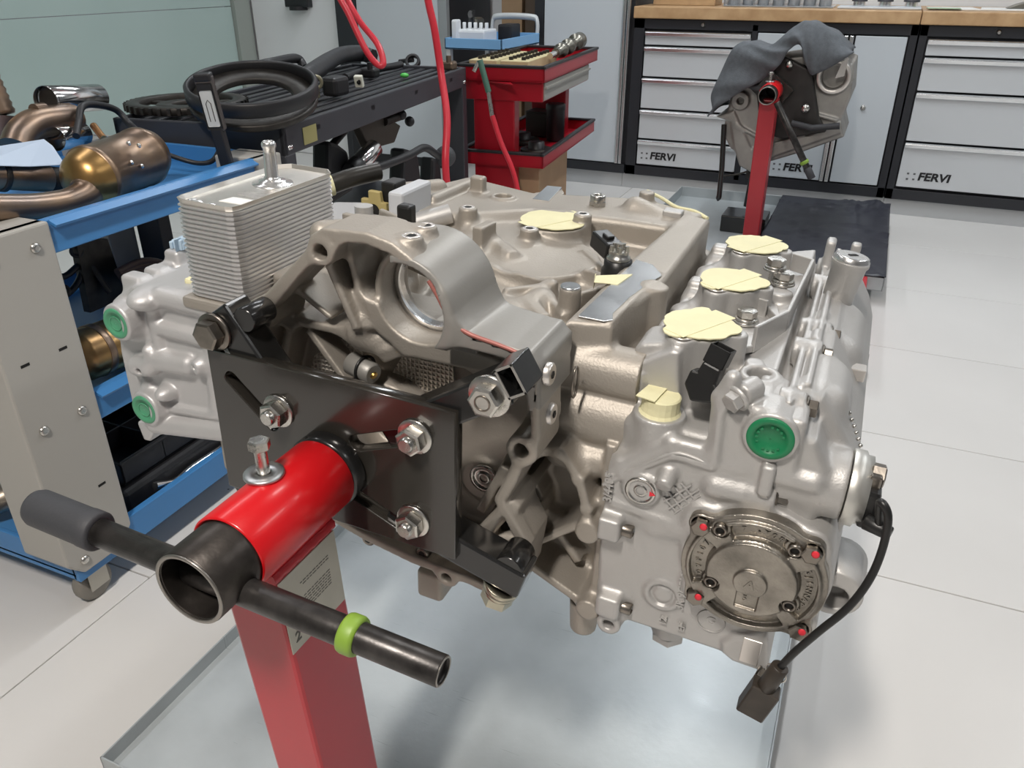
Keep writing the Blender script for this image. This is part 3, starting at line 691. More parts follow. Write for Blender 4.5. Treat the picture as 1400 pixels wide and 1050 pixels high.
# left deck: shelf beside the oil cooler, two screw bosses on the arch
c.poly([(-.235, .17), (-.045, .12), (-.03, .20), (-.06, .46), (-.20, .46), (-.235, .35)], 2, .06, .112, .006, .010)
for (px, py, zt, r) in ((562, 322, .222, .0105), (582, 308, .222, .0105)):
    a = tz(px, py, zt); c.cyl((a[0], a[1], .200), (a[0], a[1], zt), r * 1.3, r, .006)
a = tz(440, 305, .205); b_ = tz(495, 300, .205); c.cap((a[0], a[1], .195), (b_[0], b_[1], .195), .0125, .0115, .008)
c.rib(tz(492, 300, .2), tz(550, 322, .2), 2, .12, .203, .008, .008); c.rib(tz(520, 288, .2), tz(585, 315, .2), 2, .15, .203, .006, .008); c.rib(tz(470, 290, .19), tz(520, 288, .2), 2, .12, .19, .008, .008); c.poly([tz(440, 296, .17), tz(520, 290, .17), tz(570, 312, .17), tz(520, 322, .17)], 2, .10, .160, .004, .008)
# bottom drain lump
a = fx(585, 810, .10); c.box((a[0] - .016, .10, a[1] - .012), (a[0] + .018, .14, a[1] + .03), .006, .006)
c.box((-.045, .118, .128), (.25, .34, .25), .004, .004, 's') if False else None
cc = c.build('crankcase', cast, en, 'tan cast aluminium crankcase with bell housing')
del c
# arch over the ring and the flange corner: smoother, greyer skin
ar = Vox((-.02, .03, .070), (.225, .15, .235), .0018)
ar.cyl((RC[0], YF, RC[1]), (RC[0], .122, RC[1]), .0512, .0585, .004, 'u', .0015)
ar.poly([fx(*q, YF) for q in ((600, 408), (614, 434), (640, 455), (700, 475), (726, 482), (738, 501), (738.5, 562), (722, 564), (712, 500), (640, 478), (596, 470))], 1, YF, .122, .002, .018)
ar.poly([(.10, .172), (.118, .148), (.15, .134), (.19, .132), (.19, .120), (.09, .120)], 1, .06, .122, .003, .010)
ar.cyl((RC[0], .0, RC[1]), (RC[0], .30, RC[1]), .0440, None, .001, 's')
ar.box((-.03, .02, .08), (RC[0] - .012, .2, .26), .001, .003, 's'); ar.box((-.03, .02, .08), (.10, .2, .128), .001, .003, 's')
ar.poly([fx(*q, YF) for q in ((640, 480), (690, 492), (712, 505), (718, 575), (640, 575))], 1, .02, .20, .003, .003, 's')
arch = ar.build('bell_arch', castP, en, 'smooth grey arch of the bell housing')
del ar
# crisp details on the crankcase
MB().lathe([(.0392, .080), (.0392, .092), (.0430, .092), (.0446, .084), (.0446, .080), (.0392, .080)], (RC[0], .022, RC[1]), (0, 1, 0), 64, True, False).build('machined_bore_ring', mach, cc)
def knurl(name, pts, m, ax, v, t=.0015): return MB().prism(pts, ax, v, v + t).build(name, m, cc)
kn = knurl_mat('waffle_cast_relief', (.74, .69, .62), .0050)  # colour raised above the casting's, standing in for light inside the bell
knurl('waffle_panel', [fx(*q, .1145) for q in ((430, 486), (470, 462), (498, 482), (478, 510), (488, 540), (470, 545), (424, 510))], kn, 1, .1140)
knurl('waffle_panel', [fx(*q, .1145) for q in ((560, 470), (618, 488), (622, 540), (585, 560), (560, 532), (535, 512))], kn, 1, .1140)
q = [tz(790, 432, .141), tz(826, 439, .141), tz(838, 437, .141), tz(838, 428, .141), tz(862, 405, .141), tz(880, 392, .141), tz(905, 376, .141), tz(893, 362, .141), tz(870, 355, .141)]
MB().prism(q, 2, .1400, .1412, .0004, 1).build('machined_pad', mach, cc)
q = [tz(728, 272, .137), tz(750, 275, .137), tz(768, 256, .137), tz(748, 254, .137)]
MB().prism(q, 2, .132, .1375, .0004, 1).build('machined_pad', mach, cc)
MB().prism([tz(730, 262, .135), tz(768, 256, .135), tz(772, 262, .135), tz(745, 282, .135), tz(725, 276, .135)], 2, .11, .1335, .002).build('pad_bracket', cast, cc)
# reddish reflection along the arch edge, put in as a coloured line
lp = [fx(*q, YF - .0005) for q in ((585, 384), (597, 404), (606, 422), (614, 436), (626, 448), (644, 459), (680, 472), (715, 486))]
MB().tube([(a, YF + .0008, b) for a, b in lp], .0022, 8, True, True, 3).build('reflection_line', pinkL, cc)
# screws on the flange's right side, hanging ring
for (px, py) in ((750, 512), (752, 566)):
    xs = fx(738, 550, YF)[0]; a = E(px + 4, py, 0, xs + .004); o = MB().lathe([(.0105, 0), (.0105, .0042), (.0090, .0056)], (xs - .0005, a[1], a[2]), (1, 0, .05), 24).build('flange_screw', machS, cc); MB().hexa((xs + .0051, a[1], a[2]), (1, 0, .05), .0038, .0008, .0001).build('screw_socket', dark, o)
MB().tube([(.206, .104 + .008 * math.cos(t), .092 + .016 * math.sin(t)) for t in np.linspace(0, 6.283, 25)], .0012, 6).build('wire_ring', steelD, cc)
for (px, py, zt) in ((562, 322, .222), (582, 308, .222), (640, 283, .145), (724, 312, .138), (797, 292, .145)):
    a = tz(px, py, zt); MB().pipe((a[0], a[1], zt - .001), (a[0], a[1], zt + .0006), .0088, .0050, 24, .0003).build('boss_face', machS, cc); MB().cyl((a[0], a[1], zt - .001), (a[0], a[1], zt + .0002), .0052, None, 18).build('boss_hole', dark, cc)
a = tz(780, 392, .142); MB().cyl((a[0], a[1], .140), (a[0], a[1], .1435), .0110, None, 24, .001).build('dowel_face', mach, cc)
# oil pressure plug with red mark
def port_plug(px, py, y, r, parent, mark=None):
    a = fx(px, py, y); p = Vector((a[0], y, a[1])); o = MB().lathe([(r, .004), (r, 0), (r * .80, 0), (r * .74, .002), (r * .46, .002), (r * .42, .0005), (r * .30, .0005)], p, (0, 1, 0), 36, True, False).build('screw_plug', steel, parent)
    MB().hexa(p + Vector((0, .0035, 0)), (0, -1, 0), r * .34, .001, .0001).build('hex_socket', brass, o)
    if mark: MB().prism([(p.x + r * .62, p.z - r * .12), (p.x + r * 1.0, p.z + r * .02), (p.x + r * .62, p.z + r * .22)], 1, y - .0012, y - .0002).build('red_mark', redK, o)
    return o
port_plug(661, 655, .1075, .0165, cc, True)
# cam sensor in the bell: grey stub
a = fx(478, 497, .085); b_ = fx(516, 508, .085); MB().cyl((a[0], .088, a[1]), (b_[0], .078, b_[1]), .0125, .0115, 24, .002).build('sensor_stub', castP, cc); MB().cyl((b_[0], .077, b_[1]), (b_[0] + .002, .0765, b_[1] - .001), .004, None, 14).build('stub_tip', brass, cc)
MB().tube([(a[0] + .020 + .0145 * math.cos(t) * .2, .083 + .0135 * math.cos(t), (a[1] + b_[1]) / 2 + .0135 * math.sin(t)) for t in np.linspace(0, 6.283, 21)], .0018, 6).build('cable_tie', plasB, cc)

gk = [tz(*q, .137) for q in ((885, 264), (905, 272), (925, 282), (950, 286), (968, 294))]
MB().tube([(a, b_, .140 - .002 * i) for i, (a, b_) in enumerate(gk)], .0028, 6, True, True, 4).build('cream_gasket_edge', tape, cc)
a = tz(818, 266, .15); o = MB().pipe((*a, .132), (*a, .150), .011, .006, 20, .001); o.hexa((a[0], a[1], .134), (0, 0, 1), .013, .008); o.build('union_nut', steel, cc)
a = tz(922, 288, .145); MB().box((a[0] - .014, a[1] - .010, .125), (a[0] + .012, a[1] + .010, .146), .002).build('rail_clamp', castH, cc)

for (px, py) in ((503, 738), (577, 757)):
    a = fx(px, py, .048); o = MB().lathe([(.008, .012), (.008, 0), (.006, -.001)], (a[0], .048, a[1]), (0, 1, 0), 20).build('bell_screw', steelD, cc); MB().hexa((a[0], .0475, a[1]), (0, -1, 0), .0042, .0006, .0001).build('screw_socket', dark, o)
# ---- right cylinder head
HF = .100
h = Vox((.246, .065, -.235), (.482, .63, .160), .0022)
# lower front face and body
h.poly([fx(*q, HF) for q in ((818, 652), (833, 640), (920, 618), (975, 633), (985, 560), (1046, 560), (1046, 900), (1000, 903), (985, 893), (905, 866), (850, 848), (835, 858), (822, 852), (815, 842))], 1, HF, .58, .006, .008)
h.box((.252, HF + .012, -.17), (.388, .585, .062), .012, .01)
# upper part: shelf, then a wall up to the deck
h.poly([(.106, .000), (.114, .030), (.160, .034), (.176, .044), (.180, .088), (.585, .088), (.585, -.1), (.106, -.1)], 0, .253, .392, .005, .006)
h.box((.251, .135, .0), (.264, .57, .100), .004, .005)
# step bead between upper and lower front
bead = [fx(*q, HF) for q in ((826, 660), (850, 648), (920, 622), (972, 636), (978, 628), (986, 562), (1003, 536))]
for p, q in zip(bead[:-1], bead[1:]): h.cap((p[0], HF + .000, p[1]), (q[0], HF + .000, q[1]), .0042, None, .003)
for p, q in zip(bead[:-1], bead[1:]): h.cap((p[0] - .003, HF + .006, p[1] + .010), (q[0] - .003, HF + .006, q[1] + .010), .0075, None, .005)
# left shoulder wedge
h.poly([fx(*q, .15) for q in ((866, 478), (876, 470), (925, 468), (930, 560), (860, 575))], 1, .150, .20, .005, .006)
h.poly([fx(*q, .14) for q in ((868, 497), (920, 478), (930, 482), (930, 560), (866, 545))], 1, .138, .17, .004, .005)
# filler boss and horizontal bosses
fb = E(902, 562, 1, .128); h.cyl((fb[0], .128, -.01), (fb[0], .128, fb[2]), .0262, .0252, .005, 'u', .0012)
h.cap((.258, .116, .010), (.30, .116, .010), .016, .017, .005)
h.cap((.315, .125, .018), (.355, .130, .022), .013, .014, .006)
# intake port towers
PORT = [tz(1032, 334, .138), tz(1000, 382, .138), tz(957, 443, .138)]
for i, (a, b_) in enumerate(PORT):
    h.cyl((a, b_, .06), (a, b_, .1355), .037, .0330, .006, 'u', .0012)
    h.cyl((a - .010, b_ - .030, .06), (a - .010, b_ - .030, .1350), .014, .013, .006)
    h.cyl((a + .034, b_ + .004, .06), (a + .034, b_ + .004, .1350), .013, .012, .006)
    h.box((.252, b_ + .018, .05), (.285, b_ + .060, .108), .008, .010); h.box((.253, b_ + .028, .05), (.276, b_ + .052, .118), .006, .006)
    h.cap((.262, b_ - .02, .09), (.29, b_ - .005, .10), .016, .018, .012)
a = tz(938, 322, .13); h.cap((a[0] + .01, a[1], .10), (a[0] + .01, a[1], .145), .010, .009, .008)
# bracket pedestal cylinders
for (px, py, zt, r) in ((1068, 398, .118, .0135), (1026, 448, .108, .017)):
    a = tz(px, py, zt); h.cyl((a[0], a[1], .05), (a[0], a[1], zt), r * 1.2, r, .008)
# ring boss with hole, clamp bosses near the cam cover seam
rb = E(1040, 510, 2, .112); h.cyl((rb[0], rb[1], .03), (rb[0], rb[1], .098), .017, None, .006); h.cyl((rb[0], rb[1], .092), (rb[0], rb[1], .112), .0195, None, .003, 'u', .001); h.cyl((rb[0], rb[1], .085), (rb[0], rb[1], .13), .0122, None, .001, 's')
h.cyl((rb[0] - .008, rb[1] + .020, .06), (rb[0] - .008, rb[1] + .020, .113), .0095, None, .003)
a = fx(1004, 546, .098); h.cyl((a[0] + .004, .104, a[1] + .002), (a[0] + .014, .124, a[1] + .004), .0098, .0105, .004, 'u', .001)
h.box((.374, .118, .03), (.392, .18, .098), .004, .005); h.box((.338, .108, .01), (.392, .19, .088), .006, .005); h.box((.366, .1005, .05), (.392, .17, .110), .004, .004)
# green plug boss, port boss, small boss
gp = fx(1053, 600, .0945); h.cyl((gp[0], .0945, gp[1]), (gp[0], .13, gp[1]), .0238, .0245, .004, 'u', .0012)
a = fx(875, 672, HF - .006); h.cyl((a[0], HF - .006, a[1]), (a[0], .14, a[1]), .0185, .023, .005, 'u', .002)
a = fx(906, 666, HF - .014); h.cyl((a[0], HF - .014, a[1]), (a[0] + .004, .13, a[1] + .020), .0085, .0105, .005, 'u', .001)
h.cap((.350, HF + .006, .020), (.372, HF + .006, .020), .0145, .0130, .006); h.cyl((.372, HF + .006, .020), (.403, HF + .006, .020), .0118, None, .004)
h.cap((.300, HF + .010, -.045), (.345, HF + .010, -.030), .012, .020, .010); h.box((.386, .090, .028), (.398, .13, .060), .003, .004); h.cap((.33, HF + .008, .040), (.37, HF + .008, .046), .008, None, .008)
# lower ring boss, stamped disc, feet
a = fx(905, 815, HF - .003); rgb = a; h.cyl((a[0], HF - .003, a[1]), (a[0], .12, a[1]), .0185, .021, .006, 'u', .002); h.cyl((a[0], HF - .02, a[1]), (a[0], HF + .001, a[1]), .0135, None, .001, 's'); h.cyl((a[0], HF - .002, a[1]), (a[0], HF + .01, a[1]), .0095, .0105, .003)
h.poly([fx(*q, HF - .006) for q in ((1000, 872), (1050, 862), (1050, 915), (1044, 921), (1000, 905), (986, 893), (986, 880))], 1, HF - .006, .16, .004, .006)
h.cyl((rgb[0] + .006, .145, -.17), (rgb[0] + .006, .145, -.212), .021, .019, .006)
# flange lugs with screws on the seam
for (px, py) in ((826, 724), (826, 830)):
    a = fx(px, py, .086); h.box((a[0] - .010, .083, a[1] - .013), (a[0] + .016, .13, a[1] + .014), .005, .010)
a = fx(828, 846, .092); h.cyl((a[0] + .004, .088, a[1] - .004), (a[0] + .004, .12, a[1] - .004), .013, None, .008); h.cyl((a[0] + .004, .08, a[1] - .004), (a[0] + .004, .1, a[1] - .004), .006, None, .001, 's')
h.cap((.256, HF + .001, -.028), (.335, HF + .001, -.036), .0042, .004, .006)
# round housing behind the pump cover
PC = (.3985, -.0545)
h.cyl((PC[0], HF - .004, PC[1]), (PC[0], .20, PC[1]), .0690, .073, .006, 'u', .002)
for k, (px, py) in enumerate(((963, 706), (1112, 742), (956, 800), (1094, 846))):
    a = fx(px, py, HF); h.cyl((a[0], HF - .006, a[1]), (a[0], .17, a[1]), .0155, .017, .012)
hd_ = h.build('cylinder_head', castH, en, 'bright silver right cylinder head')
del h
# ---- right cam cover (outer bank)
v = Vox((.380, .065, -.225), (.520, .63, .175), .0021)
prof = [(.390, .092), (.402, .108), (.422, .106), (.440, .084), (.457, .058), (.468, .030), (.471, .0), (.465, -.05), (.452, -.10), (.430, -.16), (.395, -.16)]
v.poly(prof, 1, .150, .59, .010, .006)
v.poly([(.390, .075), (.402, .092), (.425, .086), (.440, .06), (.440, -.05), (.39, -.05)], 1, .106, .20, .008, .008)
v.box((.388, .1005, .05), (.414, .17, .106), .005, .005)
# seam flange on top: two parallel rails running back
v.box((.3925, .12, .06), (.3985, .59, .112), .0015, .003); v.box((.404, .16, .08), (.410, .585, .114), .0015, .004)
v.box((.3905, .50, .10), (.4020, .525, .145), .003, .004); v.box((.420, .53, .10), (.432, .545, .138), .003, .004)
CB = [tz(1092, 549, .104), tz(1114, 480, .106), tz(1126, 455, .100), tz(1144, 393, .104), tz(1147, 370, .104)]; CBz = [.100, .103, .098, .102, .102]
for (bx, by), bz in zip(CB, CBz):
    v.cyl((.385, by, bz), (bx + .006, by, bz), .0140, .0130, .005, 'u', .0012)
    v.box((.400, by + .016, bz - .02), (bx + .002, by + .040, bz + .012), .003, .003)
v.cap((.425, .185, .085), (.425, .24, .082), .022, None, .010); v.cap((.43, .33, .07), (.43, .42, .07), .026, None, .012)
# cam sensor barrel pointing out to the right
sb = (.120, .036)
v.cyl((.40, .135, .034), (.458, .135, .034), .0335, .032, .006, 'u', .002)
v.cap((.392, .108, .046), (.43, .108, .046), .010, .010, .006)
# lower ear with hole
a = fx(1138, 812, .14); v.cyl((a[0] + .002, .14, a[1]), (a[0] + .002, .20, a[1]), .026, .028, .012); v.poly([(.41, -.02), (a[0] + .02, a[1] + .02), (a[0], a[1] - .025), (.41, -.15)], 1, .145, .19, .006, .010); v.cyl((a[0] + .002, .10, a[1] - .004), (a[0] + .002, .165, a[1] - .004), .0135, None, .002, 's')
vc = v.build('cam_cover', castH, en, 'silver cam cover on the outer right side')
del v
# rear cap end face, sensor ring, sensor, stub bar
o = MB().lathe([(.0345, 0), (.0350, .002), (.0350, .010), (.0315, .012), (.0315, .017), (.020, .017)], (.459, .135, .034), (1, 0, 0), 40).build('sensor_ring', mat('clear_satin_metal', (.66, .65, .61), .8, .42), vc)
MB().box((.4735, .115, .045), (.4835, .135, .062), .002).hexa((.474, .128, .056), (1, 0, 0), .011, .012).build('sensor_bolt', steelD, vc)
sn = MB().box((.472, .108, .010), (.486, .142, .050), .004).cyl((.478, .105, .022), (.500, .098, .020), .0075, .0065, 16, .001).build('crank_sensor', plasB, en, 'black sensor with a trailing cable')
pts = [E(1187, 683, 1, .10), E(1203, 687, 1, .095), E(1214, 705, 1, .09), E(1208, 745, 1, .088), E(1190, 790, 1, .082), E(1160, 830, 1, .075), E(1120, 863, 1, .068), E(1085, 893, 1, .064), E(1066, 913, 1, .062)]
MB().tube([(.490, .101, .021)] + [tuple(p) for p in pts[1:]], .0036, 10, True, True, 6).build('sensor_cable', plasB, sn)
c0 = Vector(pts[-1]); c1 = Vector(E(1048, 938, 1, .062)); c2 = Vector(E(1026, 972, 1, .062)); d1 = (c1 - c0).normalized()
con = mat('dirty_black_connector', (.045, .036, .028), 0, .45, .1, 100, .4, 60)
k = MB().cyl(c0 - d1 * .002, c1 + d1 * .004, .0082, .0090, 20, .001)
M = frame((c1 + c2) / 2, d1, (0, -1, 0)); L = (c2 - c1).length
k.box((-L / 2, -.009, -.0135), (L / 2, .009, .0135), .0015, 1, M).box((-L / 2 + .004, -.0115, -.006), (L / 2 - .006, -.009, .006), .001, 1, M)
k.build('cable_connector', con, sn); MB().tube([tuple(c0 + d1 * .008 + Vector((.0095 * math.cos(t), -.0095 * .4 * math.cos(t), .009 * math.sin(t)))) for t in np.linspace(0, 6.283, 17)], .0009, 6).build('cable_clip', steel, sn)
a = E(1164, 508, 1, .30); MB().box((a[0] - .020, .295, a[2] - .008), (a[0] + .014, .312, a[2] + .006), .0015).build('stub_bar', machS, vc)
# beaded rim along the cover's outer edge
bd = MB()
for i in range(13):
    t = i / 12; q = E(1158 + 27 * math.sin(t * 1.5), 556 + 106 * t, 1, .20 - .05 * t); bd.ell((q[0], q[1], q[2]), (.0022, .0022, .0022), 8, 5)
bd.build('bead_row', steel, vc)
# hex bolts
def bolt(p, d, r=.0085, hh=.009, m=steelD, parent=vc, wash=True, name='bolt', a0=None):
    p = Vector(p); d = Vector(d).normalized(); b_ = MB()
    if wash: b_.lathe([(r * 1.28, 0), (r * 1.28, .0018), (r * 1.05, .003)], p, d, 24)
    b_.hexa(p + d * .002, d, r, hh, .0008, random.random() * 3 if a0 is None else a0); return b_.build(name, m, parent)
def allen(p, d, r=.0068, hh=.010, m=steel, parent=vc, name='socket_screw'):
    p = Vector(p); d = Vector(d).normalized(); o = MB().lathe([(r, 0), (r, hh - .001), (r - .001, hh), (r * .62, hh), (r * .62, hh - .003)], p, d, 24, True, False).build(name, m, parent)
    MB().hexa(p + d * (hh - .0035), d, r * .66, .0008, .0001).build('hex_socket', dark, o); return o
for (bx, by), bz in zip(CB, CBz): bolt((bx + .006, by, bz), (1, 0, 0))
bolt((.402, HF + .010, .022), (1, 0, .0), .009, .010, steelD, hd_)
a = fx(1004, 546, .098); bolt((a[0] + .003, .0985, a[1] + .002), (-.5, -.75, -.35), .0095, .009, castH, hd_)
for (px, py) in ((826, 724), (826, 830)):
    a = fx(px, py, .086); allen((a[0] + .014, .098, a[1] - .002), (1, -.1, 0), .0068, .013, steelD, hd_)
bolt((.424, .098, -.178), (1, -.2, -.2), .008, .010, steelD, hd_)
MB().hexa((rgb[0] + .006, .145, -.211), (0, 0, -1), .0185, .012, .002).build('drain_plug', castH, hd_)
# gasket line between crankcase and head
MB().box((.2490, .116, -.165), (.2512, .57, .0), .0003, 1).build('head_gasket', mat('dark_red_gasket', (.16, .025, .02), 0, .6), en)
# screw plug with red mark
port_plug(875, 672, HF - .0075, .0150, hd_, True)
# cross ribs on the front face
g = MB()
def gl(a, b): p = fx(*a, HF - .002); q = fx(*b, HF - .002); g.tube([(p[0], HF - .0014, p[1]), (q[0], HF - .0014, q[1])], .0012, 6)
for a, b in (((907, 680), (924, 700)), ((913, 672), (936, 702)), ((922, 666), (948, 697)), ((931, 661), (955, 690)), ((908, 686), (945, 664)), ((914, 696), (955, 670)), ((922, 702), (957, 678)), ((931, 706), (957, 690))): gl(a, b)
g.build('cross_ribs', castH, hd_)
bp_ = [fx(*q, HF - .004) for q in ((824, 664), (850, 648), (885, 634), (920, 621), (945, 626), (970, 636), (977, 628), (982, 595), (986, 562), (1003, 537))]
MB().tube([(a, HF - .0022, b_) for a, b_ in bp_], .0018, 8, True, True, 3).build('parting_bead', castH, hd_)
# cast lettering
def lett(s_, px, py, size, name='cast_lettering', parent=hd_, y=HF, up=(1, 0, 0), along=(0, 0, 1), m=castH, ext=.0007):
    a = fx(px, py, y); return text_obj(name, s_, size, m, parent, frame((a[0], y - .0022, a[1]), along, up), .0020, True) 
lett('3/4485', 834, 664, .0125, up=(-1, 0, 0)); lett('3R 9GE10L 09', 936, 795, .0115, up=(-1, 0, 0)); lett('12', 908, 846, .010, up=(-1, 0, 0)); lett('EF', 933, 855, .010, up=(-1, 0, 0))
a = fx(972, 849, HF); MB().pipe((a[0], HF - .0012, a[1]), (a[0], HF + .002, a[1]), .0145, .0130, 32, .0004).build('stamp_ring', castH, hd_); text_obj('stamp', 'G', .013, castH, hd_, frame((a[0], HF, a[1]), (1, 0, 0), (0, 0, 1)), .0006)
a = fx(1027, 893, HF - .006); MB().box((a[0] - .010, HF - .0072, a[1] - .014), (a[0] + .008, HF - .006, a[1] + .018), .0005, 1).build('ground_patch', machS, hd_)
# green caps with a raised ring
def cap(px, py, y, r, m, parent, d=(0, -1, 0)):
    a = fx(px, py, y); p = Vector((a[0], y, a[1])); o = MB().lathe([(r, -.004), (r, .0005), (r * .97, .0014), (r * .70, .0014), (r * .68, .0002), (r * .02, .0002)], p, d, 48, True, False).build('end_cap', m, parent, 'round plastic end cap')
    g = MB()
    for i in range(16):
        t = i * 2 * math.pi / 16; u = Vector((math.cos(t), 0, math.sin(t)))
        if i % 5: g.box(tuple(p + u * r * .56 - Vector((.0011, .0009, .0011))), tuple(p + u * r * .56 + Vector((.0011, -.0001, .0011))))
    g.build('embossed_marks', m, o); return o
cap(1053, 600, .0938, .0202, green, hd_)
# pump cover
pc = MB(); y0 = .0985
ring = []
import itertools
lobes = [(963, 706), (1112, 742), (956, 800), (1094, 846)]
LP = [fx(*q, y0) for q in lobes]
def outline(R, rl, n=120):
    out = []
    for i in range(n):
        t = 2 * math.pi * i / n; dx, dz = math.cos(t), math.sin(t); r = R
        for (lx, lz) in LP:
            ax_, az_ = lx - PC[0], lz - PC[1]; b_ = dx * ax_ + dz * az_; q_ = b_ * b_ - (ax_ * ax_ + az_ * az_ - rl * rl)
            if q_ > 0: r = max(r, b_ + math.sqrt(q_))
        out.append((PC[0] + dx * r, PC[1] + dz * r))
    for _ in range(2): out = [((out[i - 1][0] + 2 * out[i][0] + out[(i + 1) % n][0]) / 4, (out[i - 1][1] + 2 * out[i][1] + out[(i + 1) % n][1]) / 4) for i in range(n)]
    return out
pw = Vox((.315, .068, -.145), (.485, .106, .035), .00085)
ol = outline(.0665, .0125); pw.poly(ol, 1, .084, .102, .0012, .001)
pw.cyl((PC[0], .0795, PC[1]), (PC[0], .095, PC[1]), .0605, .0620, .002, 'u', .0015)
pw.cyl((PC[0], .0755, PC[1]), (PC[0], .095, PC[1]), .0405, .0420, .003, 'u', .0015)
def sector(r0, r1, a0, a1, depth=.0865):
    n = 14; P_ = [(PC[0] + r1 * math.cos(R_(a0 + (a1 - a0) * i / n)), PC[1] + r1 * math.sin(R_(a0 + (a1 - a0) * i / n))) for i in range(n + 1)] + [(PC[0] + r0 * math.cos(R_(a1 - (a1 - a0) * i / n)), PC[1] + r0 * math.sin(R_(a1 - (a1 - a0) * i / n))) for i in range(n + 1)]
    pw.poly(P_, 1, .06, depth, .0008, .001, 's')
sector(.0425, .0575, 52, 122); sector(.0425, .0575, -34, 30); sector(.0425, .0575, 148, 206); sector(.0435, .0565, 232, 310)
pw.cyl((PC[0], .072, PC[1] - .002), (PC[0], .08, PC[1] - .002), .0150, .0158, .001, 'u', .0008)
pw.box((PC[0] - .010, .06, PC[1] - .034), (PC[0] + .010, .0785, PC[1] - .014), .0008, .001, 's')
scr = [(985, 724), (1087, 752), (972, 794), (1079, 827)]
SP = [fx(*q, .081) for q in scr]
for (sx, sz) in SP: pw.cyl((sx, .06, sz), (sx, .0835, sz), .0085, None, .001, 's', .0006); pw.cyl((sx, .083, sz), (sx, .10, sz), .0095, None, .001)
pcv = pw.build('pump_cover', pewter, en, 'dull pewter-coloured round pump cover')
del pw
for (sx, sz) in SP: allen((sx, .0835, sz), (0, -1, 0), .0066, .0055, steelD, pcv)
for i, (lx, lz) in enumerate(LP):
    o = bolt((lx, .087, lz), (0, -1, 0), .0092, .008, steelD, pcv, True, 'cover_bolt')
    MB().ell((lx + .003, .0765, lz + .004), (.0036, .0012, .0040), 8, 6).build('red_mark', redK, o)
def arctext(s_, r, a0, a1, size, y, flip=1):
    n = len(s_)
    for i, ch in enumerate(s_):
        if ch == ' ': continue
        t = R_(a0 + (a1 - a0) * i / max(n - 1, 1)); u = Vector((math.cos(t), 0, math.sin(t))) * flip; w_ = Vector((math.sin(t), 0, -math.cos(t))) * flip
        text_obj('raised_letter', ch, size, pewter, pcv, frame((PC[0] + r * math.cos(t), y, PC[1] + r * math.sin(t)), w_, u), .0007, True)
arctext('7 -Y08W', .050, 108, 62, .0076, .0860); arctext('GJENNARP', .050, 24, -28, .0076, .0860); arctext('09F107', .050, 198, 156, .0076, .0860)
text_obj('raised_letter', 'A', .013, pewter, pcv, frame((PC[0], .0718, PC[1] - .002), (1, 0, -.1), (.1, 0, 1)), .0005); text_obj('raised_letter', '5', .009, pewter, pcv, frame((PC[0] - .002, .0783, PC[1] - .024), (1, 0, 0), (0, 0, 1)), .0005)
# ---- tape over the intake ports and the filler neck
def tape_disc(cx, cy, z, r, seed, tabs=()):
    rnd = random.Random(seed); n = 40; P_ = []
    for i in range(n):
        t = 2 * math.pi * i / n; rr = r * (1 + .03 * rnd.uniform(-1, 1))
        for (ta, tw, tl) in tabs:
            d = abs((math.degrees(t) - ta + 180) % 360 - 180)
            if d < tw: rr = max(rr, r * (1 + tl * (1 - (d / tw) ** 2 * .5)))
        P_.append((cx + rr * math.cos(t), cy + rr * math.sin(t)))
    o = MB().prism(P_, 2, z, z + .0012).build('tape_cover', tape, en, 'cream masking tape over an open port')
    w2 = r * .36; t = R_(62); u = (math.cos(t), math.sin(t)); nn = (-u[1], u[0]); Lr = r * 1.12
    MB().prism([(cx + u[0] * a * Lr + nn[0] * b * w2, cy + u[1] * a * Lr + nn[1] * b * w2) for a, b in ((-1, -1), (1, -1), (1, 1), (-1, 1))], 2, z + .0012, z + .0017).build('tape_strip', tape, o)
    return o
tape_disc(*PORT[0], .1375, .0350, 1, ((20, 22, .16),)); tape_disc(*PORT[1], .1375, .0340, 2, ((10, 20, .22), (240, 18, .28))); tape_disc(*PORT[2], .1375, .0345, 3, ((5, 16, .15), (240, 18, .30), (95, 14, .25)))
tape_disc(tb[0], tb[1], .1340, .0435, 4)
o = MB(); r = .0185; pr = [(r * 1.12, 0), (r * 1.0, .004), (r * .98, .010), (r, .0175), (r * .93, .0188), (0.0005, .0192)]
o.lathe(pr, (fb[0], .128, fb[2] - .001), (0, 0, 1), 20, False, False); o.prism([(fb[0] - .021, .112), (fb[0] - .002, .108), (fb[0] + .002, .138), (fb[0] - .015, .142)], 2, fb[2] + .0190, fb[2] + .0200); o.build('tape_plug', tape, en, 'cream masking tape wrapped over the filler neck')
q = [tz(812, 385, .1425), tz(815, 376, .1425), tz(865, 374, .1425), tz(845, 388, .1425)]
MB().prism(q, 2, .1413, .1420).prism([tz(812, 385, .14), tz(815, 376, .14), (tz(815, 376, .14)[0] - .001, tz(815, 376, .14)[1])], 2, .131, .1415).build('tape_strip', tape, cc)
# flat metal port faces beside the tape
for i, (a, b_) in enumerate(PORT):
    MB().pipe((a - .010, b_ - .030, .136), (a - .010, b_ - .030, .1372), .0115, .0055, 24, .0003).build('stud_face', machS, hd_); MB().cyl((a - .010, b_ - .030, .135), (a - .010, b_ - .030, .1366), .0056, None, 16).build('stud_hole', dark, hd_)
